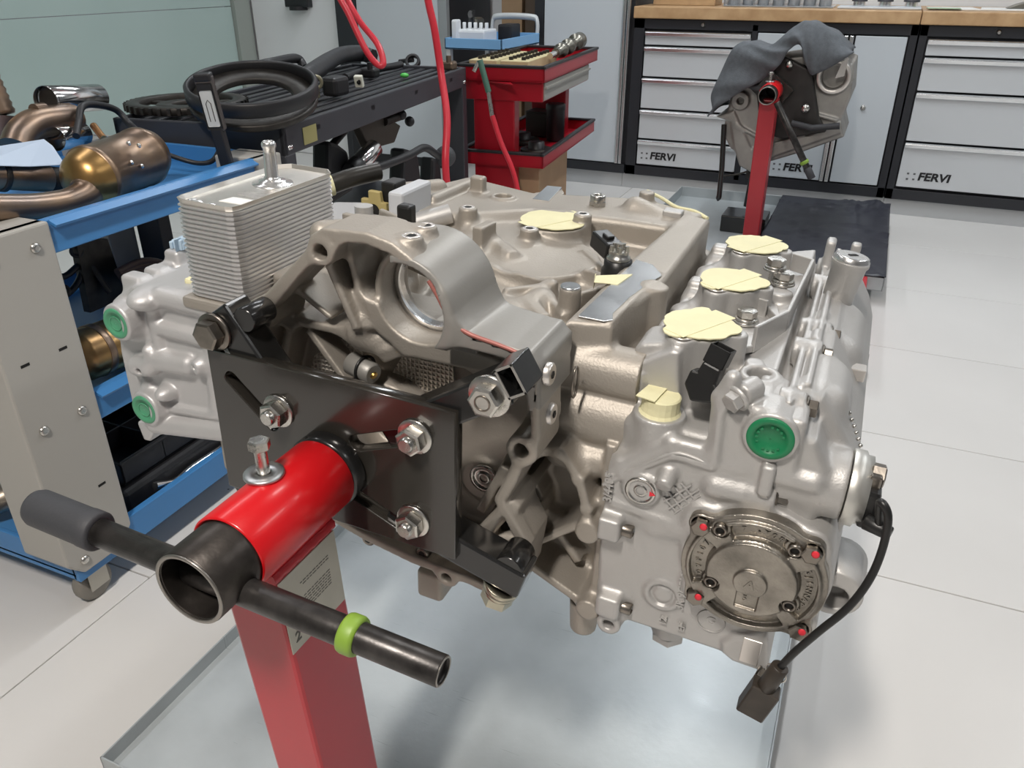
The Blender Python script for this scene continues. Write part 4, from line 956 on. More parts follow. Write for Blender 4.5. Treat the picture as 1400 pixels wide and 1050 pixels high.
# ---- bracket on the head
b_ = MB(); zt = .132; qa = [tz(*q, zt) for q in ((1000, 456), (1012, 446), (1075, 422), (1112, 352), (1117, 352), (1080, 426), (1012, 464))]
def wall(p, q, z0_, z1_, t=.004):
    p = np.array(p); q = np.array(q); n = np.array([-(q - p)[1], (q - p)[0]]); n = n / np.linalg.norm(n) * t / 2
    b_.prism([tuple(p - n), tuple(q - n), tuple(q + n), tuple(p + n)], 2, z0_, z1_, .0008, 1)
A1, A2, A3, A4 = tz(1003, 452, zt), tz(1034, 446, zt), tz(1078, 424, zt), tz(1112, 354, zt)
wall(A1, A2, .104, .112); wall(A2, A3, .103, zt); wall(A3, A4, .103, zt); wall(A4, tz(1085, 346, zt), .110, zt); wall(tz(1015, 400, .125), tz(1050, 412, .125), .104, .126); wall(tz(1050, 412, .12), A3, .104, .116)
b_.prism([A1, A2, A3, tz(1060, 405, .106), tz(1035, 420, .106), tz(1012, 430, .106)], 2, .103, .107, .0008, 1)
br = b_.build('mount_bracket', castH, en, 'silver sheet bracket bolted on the right head')
for (px, py, z_, mm) in ((1020, 437, .112, steel), (1071, 385, .122, steel), (1060, 366, .134, steel)):
    a = tz(px, py, z_); p = Vector((a[0], a[1], z_)); o = MB().pipe(p - Vector((0, 0, .003)), p, .0135, .006, 28, .0005); o.pipe(p, p + Vector((0, 0, .003)), .0120, .006, 28, .0005); o.hexa(p + Vector((0, 0, .003)), (0, 0, 1), .0105, .009, .0012, .4); o.cyl(p - Vector((0, 0, .03)), p, .006, None, 14); o.build('bracket_bolt', mm, br)
# ---- black cam sensor on the right head
q0 = Vector(E(957, 540, 1, .128)); q1 = Vector(E(978, 498, 1, .134)); d1 = (q1 - q0).normalized()
M = frame((q0 + q1) / 2, d1, (0, -1, 0)); s_ = MB(); L = (q1 - q0).length
s_.prism([(-L * .72, -.004), (-L * .35, -.016), (L * .10, -.016), (L * .15, -.010), (L * .50, -.009), (L * .50, .009), (L * .05, .010), (-L * .15, .020), (-L * .45, .016)], 2, -.009, .009, .002, 2, frame((q0 + q1) / 2, d1, (1, -.25, -.3)))
cs = s_.build('cam_sensor', plasB, en, 'black plastic cam sensor with open plug socket')
c = q1 + d1 * .004; M = frame(c, d1, (1, -.25, -.3)); o = MB()
for lo, hi in (((-.004, -.010, -.009), (.014, -.0085, .009)), ((-.004, .0085, -.009), (.014, .010, .009)), ((-.004, -.010, -.009), (.014, .010, -.0075)), ((-.004, -.010, .0075), (.014, .010, .009))): o.box(lo, hi, .0006, 1, M)
o.build('plug_socket', plasB, cs)
# ---- oil filler neck at the rear right
a = tz(1164, 355, .150); p = Vector((a[0], a[1], .148)); bse = Vector((a[0] - .010, a[1] - .004, .05)); dd = (p - bse).normalized()
o = MB().lathe([(.015, 0), (.0190, (p - bse).length - .006), (.0210, (p - bse).length - .003), (.0210, (p - bse).length)], bse, dd, 36).build('filler_neck', castH, en, 'silver filler neck at the rear right')
MB().lathe([(.0200, 0), (.0206, .003), (.0190, .0045), (.0190, .0065), (.017, .0075)], p, dd, 36).build('filler_plug', alu, o); MB().box((-.006, -.0022, .007), (.006, .0022, .0082), 0, 1, frame(p, dd.orthogonal(), dd.cross(dd.orthogonal()))).build('slot', dark, o)
# ---- knock sensor on the deck
a = tz(846, 348, .15); p = Vector((a[0], a[1], .118)); ks = MB().lathe([(.0165, 0), (.0185, .003), (.0185, .014), (.0160, .018), (.0160, .026), (.012, .027)], p, (0, 0, 1), 32).build('knock_sensor', plasB, en, 'round black sensor with a bolt on the crankcase deck')
k = MB().lathe([(.0135, .027), (.0135, .030), (.0115, .031), (.0115, .037)], p, (0, 0, 1), 24)
for i in range(5): t = i * 1.257; k.cyl(tuple(p + Vector((.009 * math.cos(t), .009 * math.sin(t), .036))), tuple(p + Vector((.009 * math.cos(t), .009 * math.sin(t), .043))), .0028, .0022, 8)
k.cyl(tuple(p + Vector((0, 0, .036))), tuple(p + Vector((0, 0, .045))), .004, None, 12); k.build('sensor_nut', steel, ks)
q = Vector((*tz(830, 328, .158), .152)); M = frame(q, (.75, -.6, -.2), (.6, .75, 0)); MB().box((-.019, -.011, -.010), (.017, .011, .010), .0025, 2, M).box((-.006, -.005, .009), (.006, .005, .014), .001, 1, M).build('sensor_plug', plasB, ks)
# ---- black temperature sensor left of the deck
q = Vector((*tz(556, 302, .205), .205)); ts = MB().box((q.x - .008, q.y - .007, .196), (q.x + .008, q.y + .007, .222), .003).build('temperature_sensor', plasB, en, 'upright black sensor plug'); MB().hexa((q.x + .005, q.y - .003, .190), (0, 0, 1), .010, .012).build('sensor_base', brass, ts)
# ---- left cylinder head
l = Vox((-.470, .070, -.185), (-.235, .60, .135), .0021)
LF = .112
out = [fx(*q, LF) for q in ((152, 412), (178, 392), (262, 398), (305, 410), (318, 590), (268, 582), (215, 596), (196, 580), (186, 520), (180, 480), (160, 450))]
l.poly(out, 1, LF, .54, .005, .006)
l.poly([(.110, -.02), (.116, .040), (.17, .060), (.54, .060), (.54, -.1), (.110, -.1)], 0, -.402, -.25, .006, .008)
P1 = fx(157, 443, .088); P2 = fx(196, 561, .088)
for (a, b_) in (P1, P2): l.cyl((a, .090, b_), (a + .006, .17, b_), .0235, .030, .010, 'u', .002)
l.ell((P1[0] + .040, .112, P1[1] + .034), (.022, .030, .014), .005)
l.ell((P2[0] + .030, .110, P2[1] + .026), (.014, .024, .011), .004)
a = fx(206, 478, .105); l.ell((a[0], .108, a[1]), (.009, .014, .009), .003)
for (p, q, y0, r) in (((214, 490), (260, 498), .108, .0150), ((222, 448), (300, 468), .111, .010), ((215, 578), (310, 590), .107, .014), ((222, 405), (300, 425), .112, .012), ((232, 556), (320, 572), .108, .007), ((210, 420), (222, 480), .112, .010), ((290, 440), (300, 560), .114, .012)):
    u, w_ = fx(*p, y0), fx(*q, y0); l.cap((u[0], y0, u[1]), (w_[0], y0, w_[1]), r, r * .9, .005)
a = fx(266, 503, .096); l.cyl((a[0], .094, a[1]), (a[0] + .014, .125, a[1] + .002), .0085, .020, .008); l.cyl((a[0], .08, a[1]), (a[0], .103, a[1]), .0034, None, .001, 's')
a = fx(190, 505, .095); l.cap((a[0] - .008, .102, a[1]), (a[0] + .012, .102, a[1] + .004), .013, None, .006); l.cyl((a[0] + .004, .07, a[1]), (a[0] + .004, .105, a[1]), .0042, None, .001, 's')
l.rib(fx(200, 520, .105), fx(200, 548, .105), 1, .105, .14, .012, .008)
a = fx(245, 402, .12); l.cyl((a[0] + .003, .128, -.0), (a[0] + .003, .128, a[1]), .0125, .0105, .010); lpost = (a[0] + .003, .128, a[1])
# lugs on the outer top edge
for (px, py, w_) in ((185, 372, .016), (214, 362, .014), (240, 338, .013)):
    b_ = tz(px, py, .085); l.box((b_[0] - w_, b_[1] - .012, .03), (b_[0] + w_, b_[1] + .012, .083), .006, .008)
l.box((-.415, .19, .02), (-.395, .52, .068), .004, .006)
l.poly([fx(*q, .12) for q in ((190, 575), (200, 600), (208, 602), (215, 590), (255, 592), (262, 575))], 1, .115, .2, .004, .006)
lh = l.build('cylinder_head', castW, en, 'pale left cylinder head with two green caps')
del l
MB().pipe((lpost[0], lpost[1], lpost[2] - .001), (lpost[0], lpost[1], lpost[2] + .0008), .0095, .0045, 20, .0003).build('post_face', machS, lh); MB().cyl((lpost[0], lpost[1], lpost[2] - .001), (lpost[0], lpost[1], lpost[2] + .0002), .0046, None, 16).build('post_hole', dark, lh)
for (a, b_) in (P1, P2):
    p = Vector((a, .0895, b_)); r = .0192; o = MB().lathe([(r, -.004), (r, .0005), (r * .97, .0012), (r * .72, .0012), (r * .70, .0002), (r * .02, .0002)], p, (0, -1, 0), 40, True, False).build('end_cap', greenL, lh, 'round pale green plastic end cap')
    MB().pipe(tuple(p + Vector((0, .0002, 0))), tuple(p - Vector((0, .001, 0))), r * .5, r * .42, 28, .0002).build('embossed_ring', greenL, o)
b_ = tz(243, 325, .10); g = MB()
for i in range(9): g.box((b_[0] - .02 + random.uniform(0, .03), b_[1] + random.uniform(-.01, .012), .083), (b_[0] - .012 + random.uniform(0, .03), b_[1] + random.uniform(.012, .02), .092 + random.uniform(0, .008)), .001, 1)
g.build('plug_insert', mat('pale_blue_plastic', (.45, .58, .70), 0, .4), lh)
a = tz(262, 388, .085); MB().box((a[0] - .008, a[1] - .004, .055), (a[0] + .012, a[1] + .02, .092), .003).build('tape_wrap', tape, lh)
# ---- oil cooler: a stack of pressed plates
oc = bpy.data.objects.new('oil_cooler', None); COL.objects.link(oc); oc.parent = en; oc.location = (-.222, .199, .088); oc.empty_display_size = .03; oc['label'] = 'shiny stacked-plate oil cooler'
cw, cl, chh = .0405, .0945, .113
def rrect(w_, l_, ch):
    return [(-w_ + ch, -l_), (w_ - ch * .8, -l_), (w_ - ch * .2, -l_ + ch * .25), (w_, -l_ + ch), (w_, l_ - ch), (w_ - ch, l_), (-w_ + ch, l_), (-w_, l_ - ch), (-w_, -l_ + ch), (-w_ + ch * .25, -l_ + ch * .25)]
n = 21; st = (chh - .006) / n
def plate_mesh():
    m = MB(); o1 = rrect(cw, cl, .013); o2 = rrect(cw - .0030, cl - .0030, .0115); N = len(o1); vs = []
    lv = ((0, o2), (st * .30, o2), (st * .42, o1), (st * .78, o1), (st * .90, o2), (st * 1.02, o2))
    for z_, o in lv: vs += [(x, y, z_) for x, y in o]
    K = len(lv); fs = [tuple(range(N))[::-1], tuple(range((K - 1) * N, K * N))]
    for j in range(K - 1):
        for i in range(N): fs.append((j * N + i, j * N + (i + 1) % N, (j + 1) * N + (i + 1) % N, (j + 1) * N + i))
    m.add(vs, fs); return m.mesh('cooler_plate')
pm = plate_mesh(); pm.materials.append(alu2)
for i in range(n):
    o = bpy.data.objects.new('cooler_plate', pm); COL.objects.link(o); o.parent = oc; o.location = (0, 0, i * st)
tp = MB(); zt = n * st; o1 = rrect(cw, cl, .013); o2 = rrect(cw - .0035, cl - .0035, .012); N = len(o1); vs = []
for z_, o in ((zt, rrect(cw - .002, cl - .002, .012)), (zt + .006, o1), (zt + .006, rrect(cw - .0012, cl - .0012, .0125)), (zt + .0012, o2)): vs += [(x, y, z_) for x, y in o]
fs = [tuple(range(N))[::-1], tuple(range(3 * N, 4 * N))]
for j in range(3):
    for i in range(N): fs.append((j * N + i, j * N + (i + 1) % N, (j + 1) * N + (i + 1) % N, (j + 1) * N + i))
tp.add(vs, fs); tp.build('top_plate', mat('matte_pressed_aluminium', (.74, .71, .66), .9, .36, .05, 200, .08, 30), oc)
q = Vector(E(372, 243, 2, .203)) - Vector(oc.location); npz = zt + .001
MB().lathe([(.024, 0), (.0235, .0015), (.016, .002), (.0155, .0045), (.0105, .005), (.0080, .010), (.0072, .036), (.0072, .041), (.0084, .043), (.0084, .046), (.0074, .048), (.0066, .049), (.0052, .049), (.0052, .044)], (q.x, q.y, npz), (0, 0, 1), 32, True, False).build('hose_nipple', alu, oc)
u = [Vector(E(a, b, 2, .2025)) - Vector(oc.location) for a, b in ((298, 267), (318, 262), (350, 267), (334, 273))]
MB().prism([(v_.x, v_.y) for v_ in u], 2, npz, npz + .0006).build('paper_label', white, oc)
u = [Vector(E(a, b, 2, .2025)) - Vector(oc.location) for a, b in ((322, 258), (334, 254), (375, 259), (352, 266))]
MB().prism([(v_.x, v_.y) for v_ in u], 2, npz, npz + .0005).build('printed_label', mat('grey_printed_label', (.45, .44, .42), .3, .5, 0, 1, .35, 180), oc)
for (x, y) in ((-.018, -.082), (.002, -.084), (-.027, -.080)): MB().lathe([(.006, 0), (.005, .0015), (.001, .002)], (x, y, npz), (0, 0, 1), 16).build('dimple', alu, oc)
# base plate of the cooler
MB().box((-.268, .098, .074), (-.176, .305, .0885), .004).build('cooler_base', cast, en)
# sloped cover plate between cooler and bell flange
q = [fx(*a, .07) for a in ((360, 424), (352, 418), (455, 310), (462, 330), (430, 348))]
MB().prism(q, 1, .060, .110, .003).build('flange_wall', cast, cc)
# small things on the left rear: connector block, hose stub, white control box
g = mat('grey_plastic_module', (.55, .57, .60), 0, .4); o = thing
w_ = E(515, 285, 2, .15); MB().box((w_[0] + .004, w_[1] + .02, .10), (w_[0] + .026, w_[1] + .10, .168), .004).build('grey_module', g, en, 'light grey plastic module behind the oil cooler')
w_ = E(500, 272, 2, .15); MB().prism([(w_[0] - .020, .115), (w_[0] - .006, .115), (w_[0] - .006, .108), (w_[0] + .012, .108), (w_[0] + .012, .120), (w_[0] + .020, .120), (w_[0] + .020, .142), (w_[0] + .012, .142), (w_[0] + .010, .156), (w_[0] - .008, .156), (w_[0] - .008, .144), (w_[0] - .020, .144)], 1, w_[1] + .018, w_[1] + .026, .001, 1).build('yellow_gasket', mat('ochre_gasket', (.42, .34, .14), 0, .55), en)
MB().lathe([(.009, 0), (.006, .0004), (.0005, .0005)], (w_[0], w_[1] + .0176, .130), (0, -1, 0), 20, True, False).build('gasket_hole', dark, en)
MB().box((w_[0] + .006, w_[1] + .028, .10), (w_[0] + .028, w_[1] + .06, .168), .003).build('black_connector', plasB, en)
w_ = E(470, 255, 2, .165); MB().tube([(w_[0] - .03, w_[1] + .01, .160), (w_[0] - .01, w_[1] + .035, .168), (w_[0] + .010, w_[1] + .07, .172)], .0125, 14, True, True, 5).build('rubber_hose', mat('black_rubber_hose', (.025, .023, .020), 0, .35), en, 'black hose stub with a cream tape end'); MB().cyl((w_[0] - .046, w_[1] - .008, .156), (w_[0] - .026, w_[1] + .013, .161), .0140, None, 18, .001).build('tape_wrap', tape, en)
MB().box((-.20, .31, .10), (-.10, .40, .125), .006).cyl((-.17, .33, .12), (-.17, .33, .15), .012).cyl((-.13, .36, .12), (-.08, .40, .135), .013).build('thermostat_housing', castH, en)
# ------------------------------------------------------------------ things around the engine
def PX(a, b, v): return Vector(P(a, b, 0, v))
def PY(a, b, v): return Vector(P(a, b, 1, v))
def PZ(a, b, v): return Vector(P(a, b, 2, v))
def part(mb, name, m, t): return sub(mb.build(name, m, t))
blueM = mat('blue_cart_paint', (.055, .22, .50), 0, .36, .03, 60, .08, 6)
greyL = mat('grey_cart_leg', (.40, .385, .355), 0, .42, .03, 60)
exh = mat('heat_tinted_exhaust_steel', (.34, .23, .15), .9, .36, .10, 60, .5, 12, col2=(.20, .155, .13), rvar=.1)
exhG = mat('golden_exhaust_steel', (.50, .30, .11), .95, .32, .05, 60, .5, 9, col2=(.28, .18, .10))
chrome = mat('chrome_tailpipe', (.80, .79, .78), 1, .16)
blackR = mat('matt_black_plastic', (.016, .016, .018), 0, .45, .05, 80)
darkMet = mat('dark_greasy_metal', (.055, .05, .045), .6, .45, .15, 90, .4, 40)
cardM = mat('cardboard', (.42, .28, .165), 0, .75, .05, 60, .1, 10)
# ---- blue workshop cart
bc = thing('workshop_cart', 'blue shelved workshop cart with grey legs at the left edge', 'cart', (-1.45, 1.05, 0))
def leg(y0, y1, x_, s_):
    o = part(MB().prism([(y0, .125), (y0 + .03, .092), (y1 - .03, .092), (y1, .125), (y1, .735), (y0, .735)], 0, x_ - .115, x_, .004), 'leg', greyL, bc)
    for zz_ in (.70, .40, .12):
        for yy in ((y0 + .035), (y1 - .035)):
            MB().lathe([(.009, 0), (.009, .002), (.006, .005), (.003, .005)], (x_, yy, zz_), (1, 0, 0), 16).build('screw', steel, o)
    for zz_ in (.52, .24):
        for yy in ((y0 + .03), (y1 - .045)): MB().box((x_, yy, zz_), (x_ + .0004, yy + .016, zz_ + .005)).build('slot', dark, o)
    return o
leg(.715, .862, -1.198, -1); leg(1.372, 1.455, -1.198, 1); leg(.715, .80, -1.70, -1); leg(1.372, 1.455, -1.70, 1)
for zf, hh in ((.690, .045), (.372, .045), (.085, .050)):
    s_ = MB().box((-1.80, .735, zf), (-1.214, 1.44, zf + .004)).box((-1.222, .735, zf - .012), (-1.206, 1.44, zf + hh), .002).box((-1.80, .735, zf - .01), (-1.79, 1.44, zf + hh), .002).box((-1.80, .735, zf - .01), (-1.214, .745, zf + hh), .002).box((-1.80, 1.43, zf - .01), (-1.214, 1.44, zf + hh), .002)
    s_.prism([(-1.206, zf + hh - .001), (-1.190, zf + hh - .008), (-1.192, zf + hh - .012), (-1.208, zf + hh - .006)], 1, .868, 1.37) if zf > .2 else None
    part(s_, 'shelf', blueM, bc)
for (x_, y_) in ((-1.235, .775), (-1.235, 1.41), (-1.75, .775), (-1.75, 1.41)):
    w_ = part(MB().box((x_ - .024, y_ - .026, .080), (x_ + .024, y_ + .026, .092), .003).box((x_ - .022, y_ - .02, .030), (x_ - .019, y_ + .022, .082), .001).box((x_ + .019, y_ - .02, .030), (x_ + .022, y_ + .022, .082), .001), 'caster', mat('zinc_caster', (.45, .43, .38), .7, .45), bc)
    MB().lathe([(.010, 0), (.024, .001), (.029, .003), (.036, .004), (.038, .008), (.038, .022), (.036, .026), (.029, .027), (.024, .029), (.010, .030)], (x_ - .015, y_, .038), (1, 0, 0), 28).build('wheel', mat('grey_caster_wheel', (.22, .205, .18), 0, .55, .05, 60), w_)
# ---- muffler with pipes on the top shelf
XM = -1.305
ex = thing('exhaust_muffler', 'heat-tinted exhaust muffler with golden dome end lying on top of the blue cart', 'exhaust', tuple(PX(130, 243, XM)))
a = PX(122, 244, XM); b_ = PX(205, 210, XM - .03); d = (b_ - a).normalized(); L = (b_ - a).length; r = .0555
part(MB().lathe([(.001, -.040), (.02, -.038), (.038, -.030), (.048, -.017), (.0535, 0), (r, .004)], a, d, 40, True, False), 'dome', exhG, ex)
dr = part(MB().lathe([(r, .004), (r + .0025, .006), (r + .0025, .016), (r, .018), (r, L * .80), (r + .002, L * .81), (r + .002, L * .88), (r, L * .9), (.048, L), (.032, L + .016), (.001, L + .022)], a, d, 40), 'drum', exh, ex)
for (px, py) in ((176, 196), (190, 199), (180, 222), (194, 227)): MB().ell(tuple(PX(px, py, XM + .045)), (.0045, .004, .0045), 10, 6).build('stud', chrome, dr)
part(MB().tube([PX(118, 262, XM + .015), PX(112, 268, XM + .02), PX(88, 277, XM + .022), PX(45, 283, XM + .024), PX(0, 284, XM + .025), PX(-22, 284, XM + .025)], [.030, .024, .0225, .0225, .0225, .023], 20, True, True, 6), 'outlet_pipe', exh, ex)
ex2 = thing('exhaust_pipe', 'brown exhaust stub with dark open end beside the muffler dome', 'exhaust', tuple(PX(30, 245, -1.48)))
part(MB().pipe(PX(-20, 238, -1.46), PX(66, 244, -1.45), .026, .023, 28), 'pipe', exh, ex2); part(MB().pipe(PX(62, 244, -1.45), PX(84, 246, -1.447), .024, .021, 24), 'open_end', dark, ex2); part(MB().pipe(PX(-2, 239.5, -1.459), PX(6, 240.2, -1.458), .030, .025, 28), 'clamp', darkMet, ex2)
ex3 = thing('exhaust_elbow', 'bent exhaust pipe with two chrome tailpipes at the back of the blue cart', 'exhaust', tuple(PX(60, 190, -1.62)))
part(MB().tube([PX(22, 203, -1.60), PX(30, 184, -1.61), PX(48, 170, -1.62), PX(80, 164, -1.63), PX(100, 163, -1.64)], .032, 20, True, True, 5), 'elbow', exh, ex3)
part(MB().pipe(PX(66, 168, -1.63), PX(92, 166, -1.64), .036, .031, 28), 'sleeve', exh, ex3)
part(MB().pipe(PX(62, 137, -1.66), PX(134, 133, -1.70), .030, .0285, 32), 'tailpipe', chrome, ex3); part(MB().cyl(PX(66, 137, -1.66), PX(70, 137, -1.66), .028, None, 24), 'tailpipe_throat', darkMet, ex3)
part(MB().pipe(PX(74, 190, -1.60), PX(112, 183, -1.63), .026, .0245, 32), 'tailpipe', chrome, ex3); part(MB().cyl(PX(128, 172, -1.60), PX(142, 190, -1.55), .008, None, 14), 'copper_tube', mat('copper_lambda', (.5, .27, .12), 1, .35), ex3); part(MB().cyl(PX(46, 150, -1.62), PX(60, 148, -1.63), .012, None, 12), 'bracket', exh, ex3)
ex4 = thing('flexible_exhaust_pipe', 'ribbed exhaust pipe standing at the left edge of the picture', 'exhaust', tuple(PX(0, 190, -1.66)))
part(MB().lathe([(.030 + .003 * (i % 2), i * .007) for i in range(14)], PX(0, 158, -1.72), (-.25, 0, 1), 24), 'bellows', exh, ex4); part(MB().cyl(PX(4, 200, -1.72), PX(0, 157, -1.72), .030, .031, 24), 'pipe', mat('purple_tinted_steel', (.24, .19, .19), .9, .38), ex4)
# pale blue sheet of paper
g = MB(); vs = [PX(a, b, c) for a, b, c in ((-30, 205, -1.52), (60, 191, -1.52), (72, 200, -1.50), (88, 224, -1.45), (80, 226, -1.44), (40, 228, -1.42), (-30, 226, -1.42))]; n = len(vs)
g.add([tuple(v_) for v_ in vs] + [tuple(v_ + Vector((0, 0, .0012))) for v_ in vs], [list(range(n)), list(range(n, 2 * n))] + [[i, (i + 1) % n, n + (i + 1) % n, n + i] for i in range(n)])
tag(g.build('paper_sheet', mat('pale_blue_paper', (.50, .60, .74), 0, .6)), 'pale blue torn sheet lying over the exhaust pipes', 'paper')
# cables
def cord(pts, r, m, label, cat, name='cable', group=None, sub_=6):
    return tag(MB().tube(pts, r, 8, True, True, sub_).build(name, m), label, cat, group)
cord([PX(104, 186, -1.55), PX(108, 165, -1.58), PX(112, 146, -1.60), PX(130, 143, -1.62), PX(158, 150, -1.64), PX(176, 168, -1.62), PX(188, 180, -1.58)], .008, blackR, 'thick black cable arching from the tailpipes to the muffler', 'cable')
cord([PX(215, 205, -1.42), PX(240, 215, -1.38), PX(270, 223, -1.34), PX(290, 220, -1.33), PX(300, 205, -1.34)], .0055, blackR, 'black cable lying along the blue top shelf to the lamp', 'cable')
# ---- inspection lamp standing on the cart
a = PX(310, 222, -1.235); b_ = PX(277, 102, -1.235); lp_ = thing('inspection_lamp', 'black upright inspection lamp with white LED window on the blue cart', 'lamp', tuple(a))
d = (b_ - a).normalized(); L = (b_ - a).length; M = frame(a, d, (-.93, -.37, 0)); grey = mat('dark_grey_lamp_shell', (.07, .06, .058), 0, .4)
part(MB().box((-.02, -.013, -.010), (L * .42, .013, .010), .004, 2, M), 'handle', blackR, lp_); bd_ = part(MB().box((L * .38, -.0185, -.009), (L * 1.0, .0185, .009), .005, 2, M), 'body', grey, lp_)
part(MB().box((L * .93, -.0175, -.0105), (L * 1.02, .0175, .0105), .004, 2, M), 'top_cap', blackR, lp_)
part(MB().box((L * .41, -.0160, .0085), (L * .92, .0160, .0098), .002, 1, M), 'window_frame', blackR, lp_); wn = part(MB().box((L * .44, -.0125, .0095), (L * .84, .0125, .0108), .002, 1, M), 'led_window', mat('white_led_window', (.62, .64, .64), 0, .25), lp_)
MB().tube([M @ Vector((L * x_, y_, .0112)) for x_, y_ in ((.50, -.005), (.70, -.005), (.74, 0), (.70, .005), (.50, .005))], .0009, 6).build('window_mark', grey, wn)
# ---- lower shelves of the blue cart
m2 = thing('exhaust_muffler', 'copper-brown muffler lying on the middle shelf of the blue cart', 'exhaust', tuple(PX(150, 500, -1.33)))
a = PX(108, 488, -1.29); b_ = PX(225, 442, -1.29); d = (b_ - a).normalized(); L = (b_ - a).length
part(MB().lathe([(.001, -.02), (.034, -.016), (.048, 0), (.050, .004), (.050, L), (.030, L + .02), (.001, L + .022)], a + Vector((0, 0, .0)), d, 40), 'drum', exhG, m2); part(MB().pipe(a + d * .03, a + d * .045, .052, .049, 40), 'band', exh, m2); part(MB().tube([a - d * .015, a - d * .03, a - d * .05], .022, 18, True, True, 5), 'pipe', exh, m2)
fl = thing('exhaust_bracket', 'black forked steel bracket standing on the middle shelf', 'bracket', tuple(PX(110, 400, -1.50)))
q = [PX(48, 402, -1.48), PX(72, 412, -1.48), PX(100, 395, -1.48), PX(112, 370, -1.48), PX(106, 345, -1.48)]
part(MB().tube(q, .007, 8, True, True, 5), 'fork', blackR, fl); part(MB().tube([PX(48, 398, -1.48), PX(58, 375, -1.48), PX(88, 378, -1.48), PX(118, 360, -1.48), PX(150, 400, -1.45)], .007, 8, True, True, 5), 'fork', blackR, fl)
for (px, py) in ((50, 396), (104, 344), (86, 398), (66, 372)): c_ = PX(px, py, -1.48); part(MB().pipe(c_, c_ + Vector((.006, -.002, .002)), .014, .007, 20), 'eye', blackR, fl)
part(MB().prism([(PX(110, 375, -1.47).y, .44), (PX(170, 390, -1.47).y, .44), (PX(160, 380, -1.47).y, .58), (PX(120, 390, -1.47).y, .60)], 0, -1.49, -1.47), 'plate', darkMet, fl)
hp = thing('coiled_hoses', 'dark brown coiled hoses at the rear of the middle shelf', 'hose', tuple(PX(200, 380, -1.55)))
for i in range(5): part(MB().tube([PX(160 + i * 3, 372 + i * 4, -1.42), PX(190, 358 + i * 6, -1.43), PX(215, 358 + i * 5, -1.44), PX(238, 368 + i * 4, -1.45)], .008, 8, True, True, 5), 'hose_loop', mat('brown_hose', (.06, .035, .028), 0, .4), hp)
# black compartment crates on the bottom shelf
def crate(name, label, x0, x1, y0, y1, z, hh, nx, ny):
    t = thing(name, label, 'crate', ((x0 + x1) / 2, (y0 + y1) / 2, z))
    part(MB().box((x0, y0, z), (x1, y1, z + .004)), 'crate_floor', blackR, t)
    for i in range(nx + 1): xx = x0 + (x1 - x0 - .004) * i / nx; part(MB().box((xx, y0, z), (xx + .004, y1, z + hh), .001, 1), 'divider', blackR, t)
    for i in range(ny + 1): yy = y0 + (y1 - y0 - .004) * i / ny; part(MB().box((x0, yy, z), (x1, yy + .004, z + hh), .001, 1), 'divider', blackR, t)
    part(MB().box((x0 - .006, y0 - .006, z + hh - .006), (x1 + .006, y0, z + hh), .002).box((x1, y0 - .006, z + hh - .006), (x1 + .006, y1 + .006, z + hh), .002), 'rim', blackR, t)
crate('parts_crate', 'black compartment crate on the bottom shelf of the blue cart', -1.62, -1.265, .92, 1.36, .160, .055, 3, 4)
cord([PX(212, 664, -1.235), PX(240, 658, -1.235), PX(262, 640, -1.235), PX(300, 615, -1.235), PX(330, 596, -1.235)], .0085, chrome, 'chrome tube resting along the front of the bottom shelf', 'pipe', 'chrome_pipe')
cord([PX(62, 716, -1.35), PX(45, 733, -1.35), PX(50, 750, -1.34), PX(72, 756, -1.33)], .003, blackR, 'thin black cable loop on the bottom blue shelf', 'cable')
MBx = thing('bent_exhaust_pipe', 'tan steel pipe end at the left edge above the bottom shelf', 'exhaust', tuple(PX(0, 680, -1.45))); part(MB().tube([PX(-30, 690, -1.50), PX(0, 682, -1.48), PX(28, 668, -1.46), PX(60, 640, -1.45)], .028, 18, True, True, 5), 'pipe', mat('tan_pipe', (.42, .36, .29), .8, .35), MBx)
tag(MB().box((-1.66, .90, .092), (-1.25, 1.364, .155), .01).build('storage_case', blackR), 'flat black case under the compartment crate', 'case')
# ---- black cart behind
bk = thing('parts_cart', 'black slat-top cart behind the oil cooler', 'cart', (-1.225, 1.505, 0), (0, 0, R_(7.6)))
ZT = .775; LW, LL = .46, 1.28
slat = MB().box((-.012, 0, -.012), (.012, LL - .02, 0), .004).mesh('slat'); slat.materials.append(mat('slat_plastic', (.03, .031, .036), 0, .36))
for i in range(10):
    o = bpy.data.objects.new('slat', slat); COL.objects.link(o); o.parent = bk; o.location = (-.034 - i * .0435, .01, ZT - .004)
charc = mat('charcoal_frame', (.042, .044, .052), 0, .42)
MB().box((-.014, 0, ZT - .062), (0, LL, ZT + .004), .003).box((-LW, 0, ZT - .062), (-LW + .014, LL, ZT + .004), .003).box((-LW, 0, ZT - .062), (0, .014, ZT + .004), .003).box((-LW, LL - .014, ZT - .062), (0, LL, ZT + .004), .003).build('top_frame', charc, bk)
MB().box((-LW + .01, .01, ZT - .040), (-.01, LL - .01, ZT - .030)).build('under_panel', blackR, bk)
for i in range(4): MB().box((-LW, LL * (i + .5) / 4 - .012, ZT - .028), (0, LL * (i + .5) / 4 + .012, ZT - .016)).build('cross_bar', blackR, bk)
for (x_, y_) in ((-.07, 0), (-.07, LL - .045), (-LW, 0), (-LW, LL - .045)):
    lg = MB().box((x_, y_, .08), (x_ + .07, y_ + .045, ZT - .06), .003).build('leg', charc, bk)
    for k in (.02, .035): MB().lathe([(.006, 0), (.006, .002), (.003, .004)], (x_ + .07, y_ + .008 + k * .5, ZT - .045), (1, 0, 0), 12).build('screw', chrome, lg)
    MB().cyl((x_ + .02, y_ + .022, .035), (x_ + .045, y_ + .022, .035), .035, None, 20, .003).build('wheel', rubberB, lg)
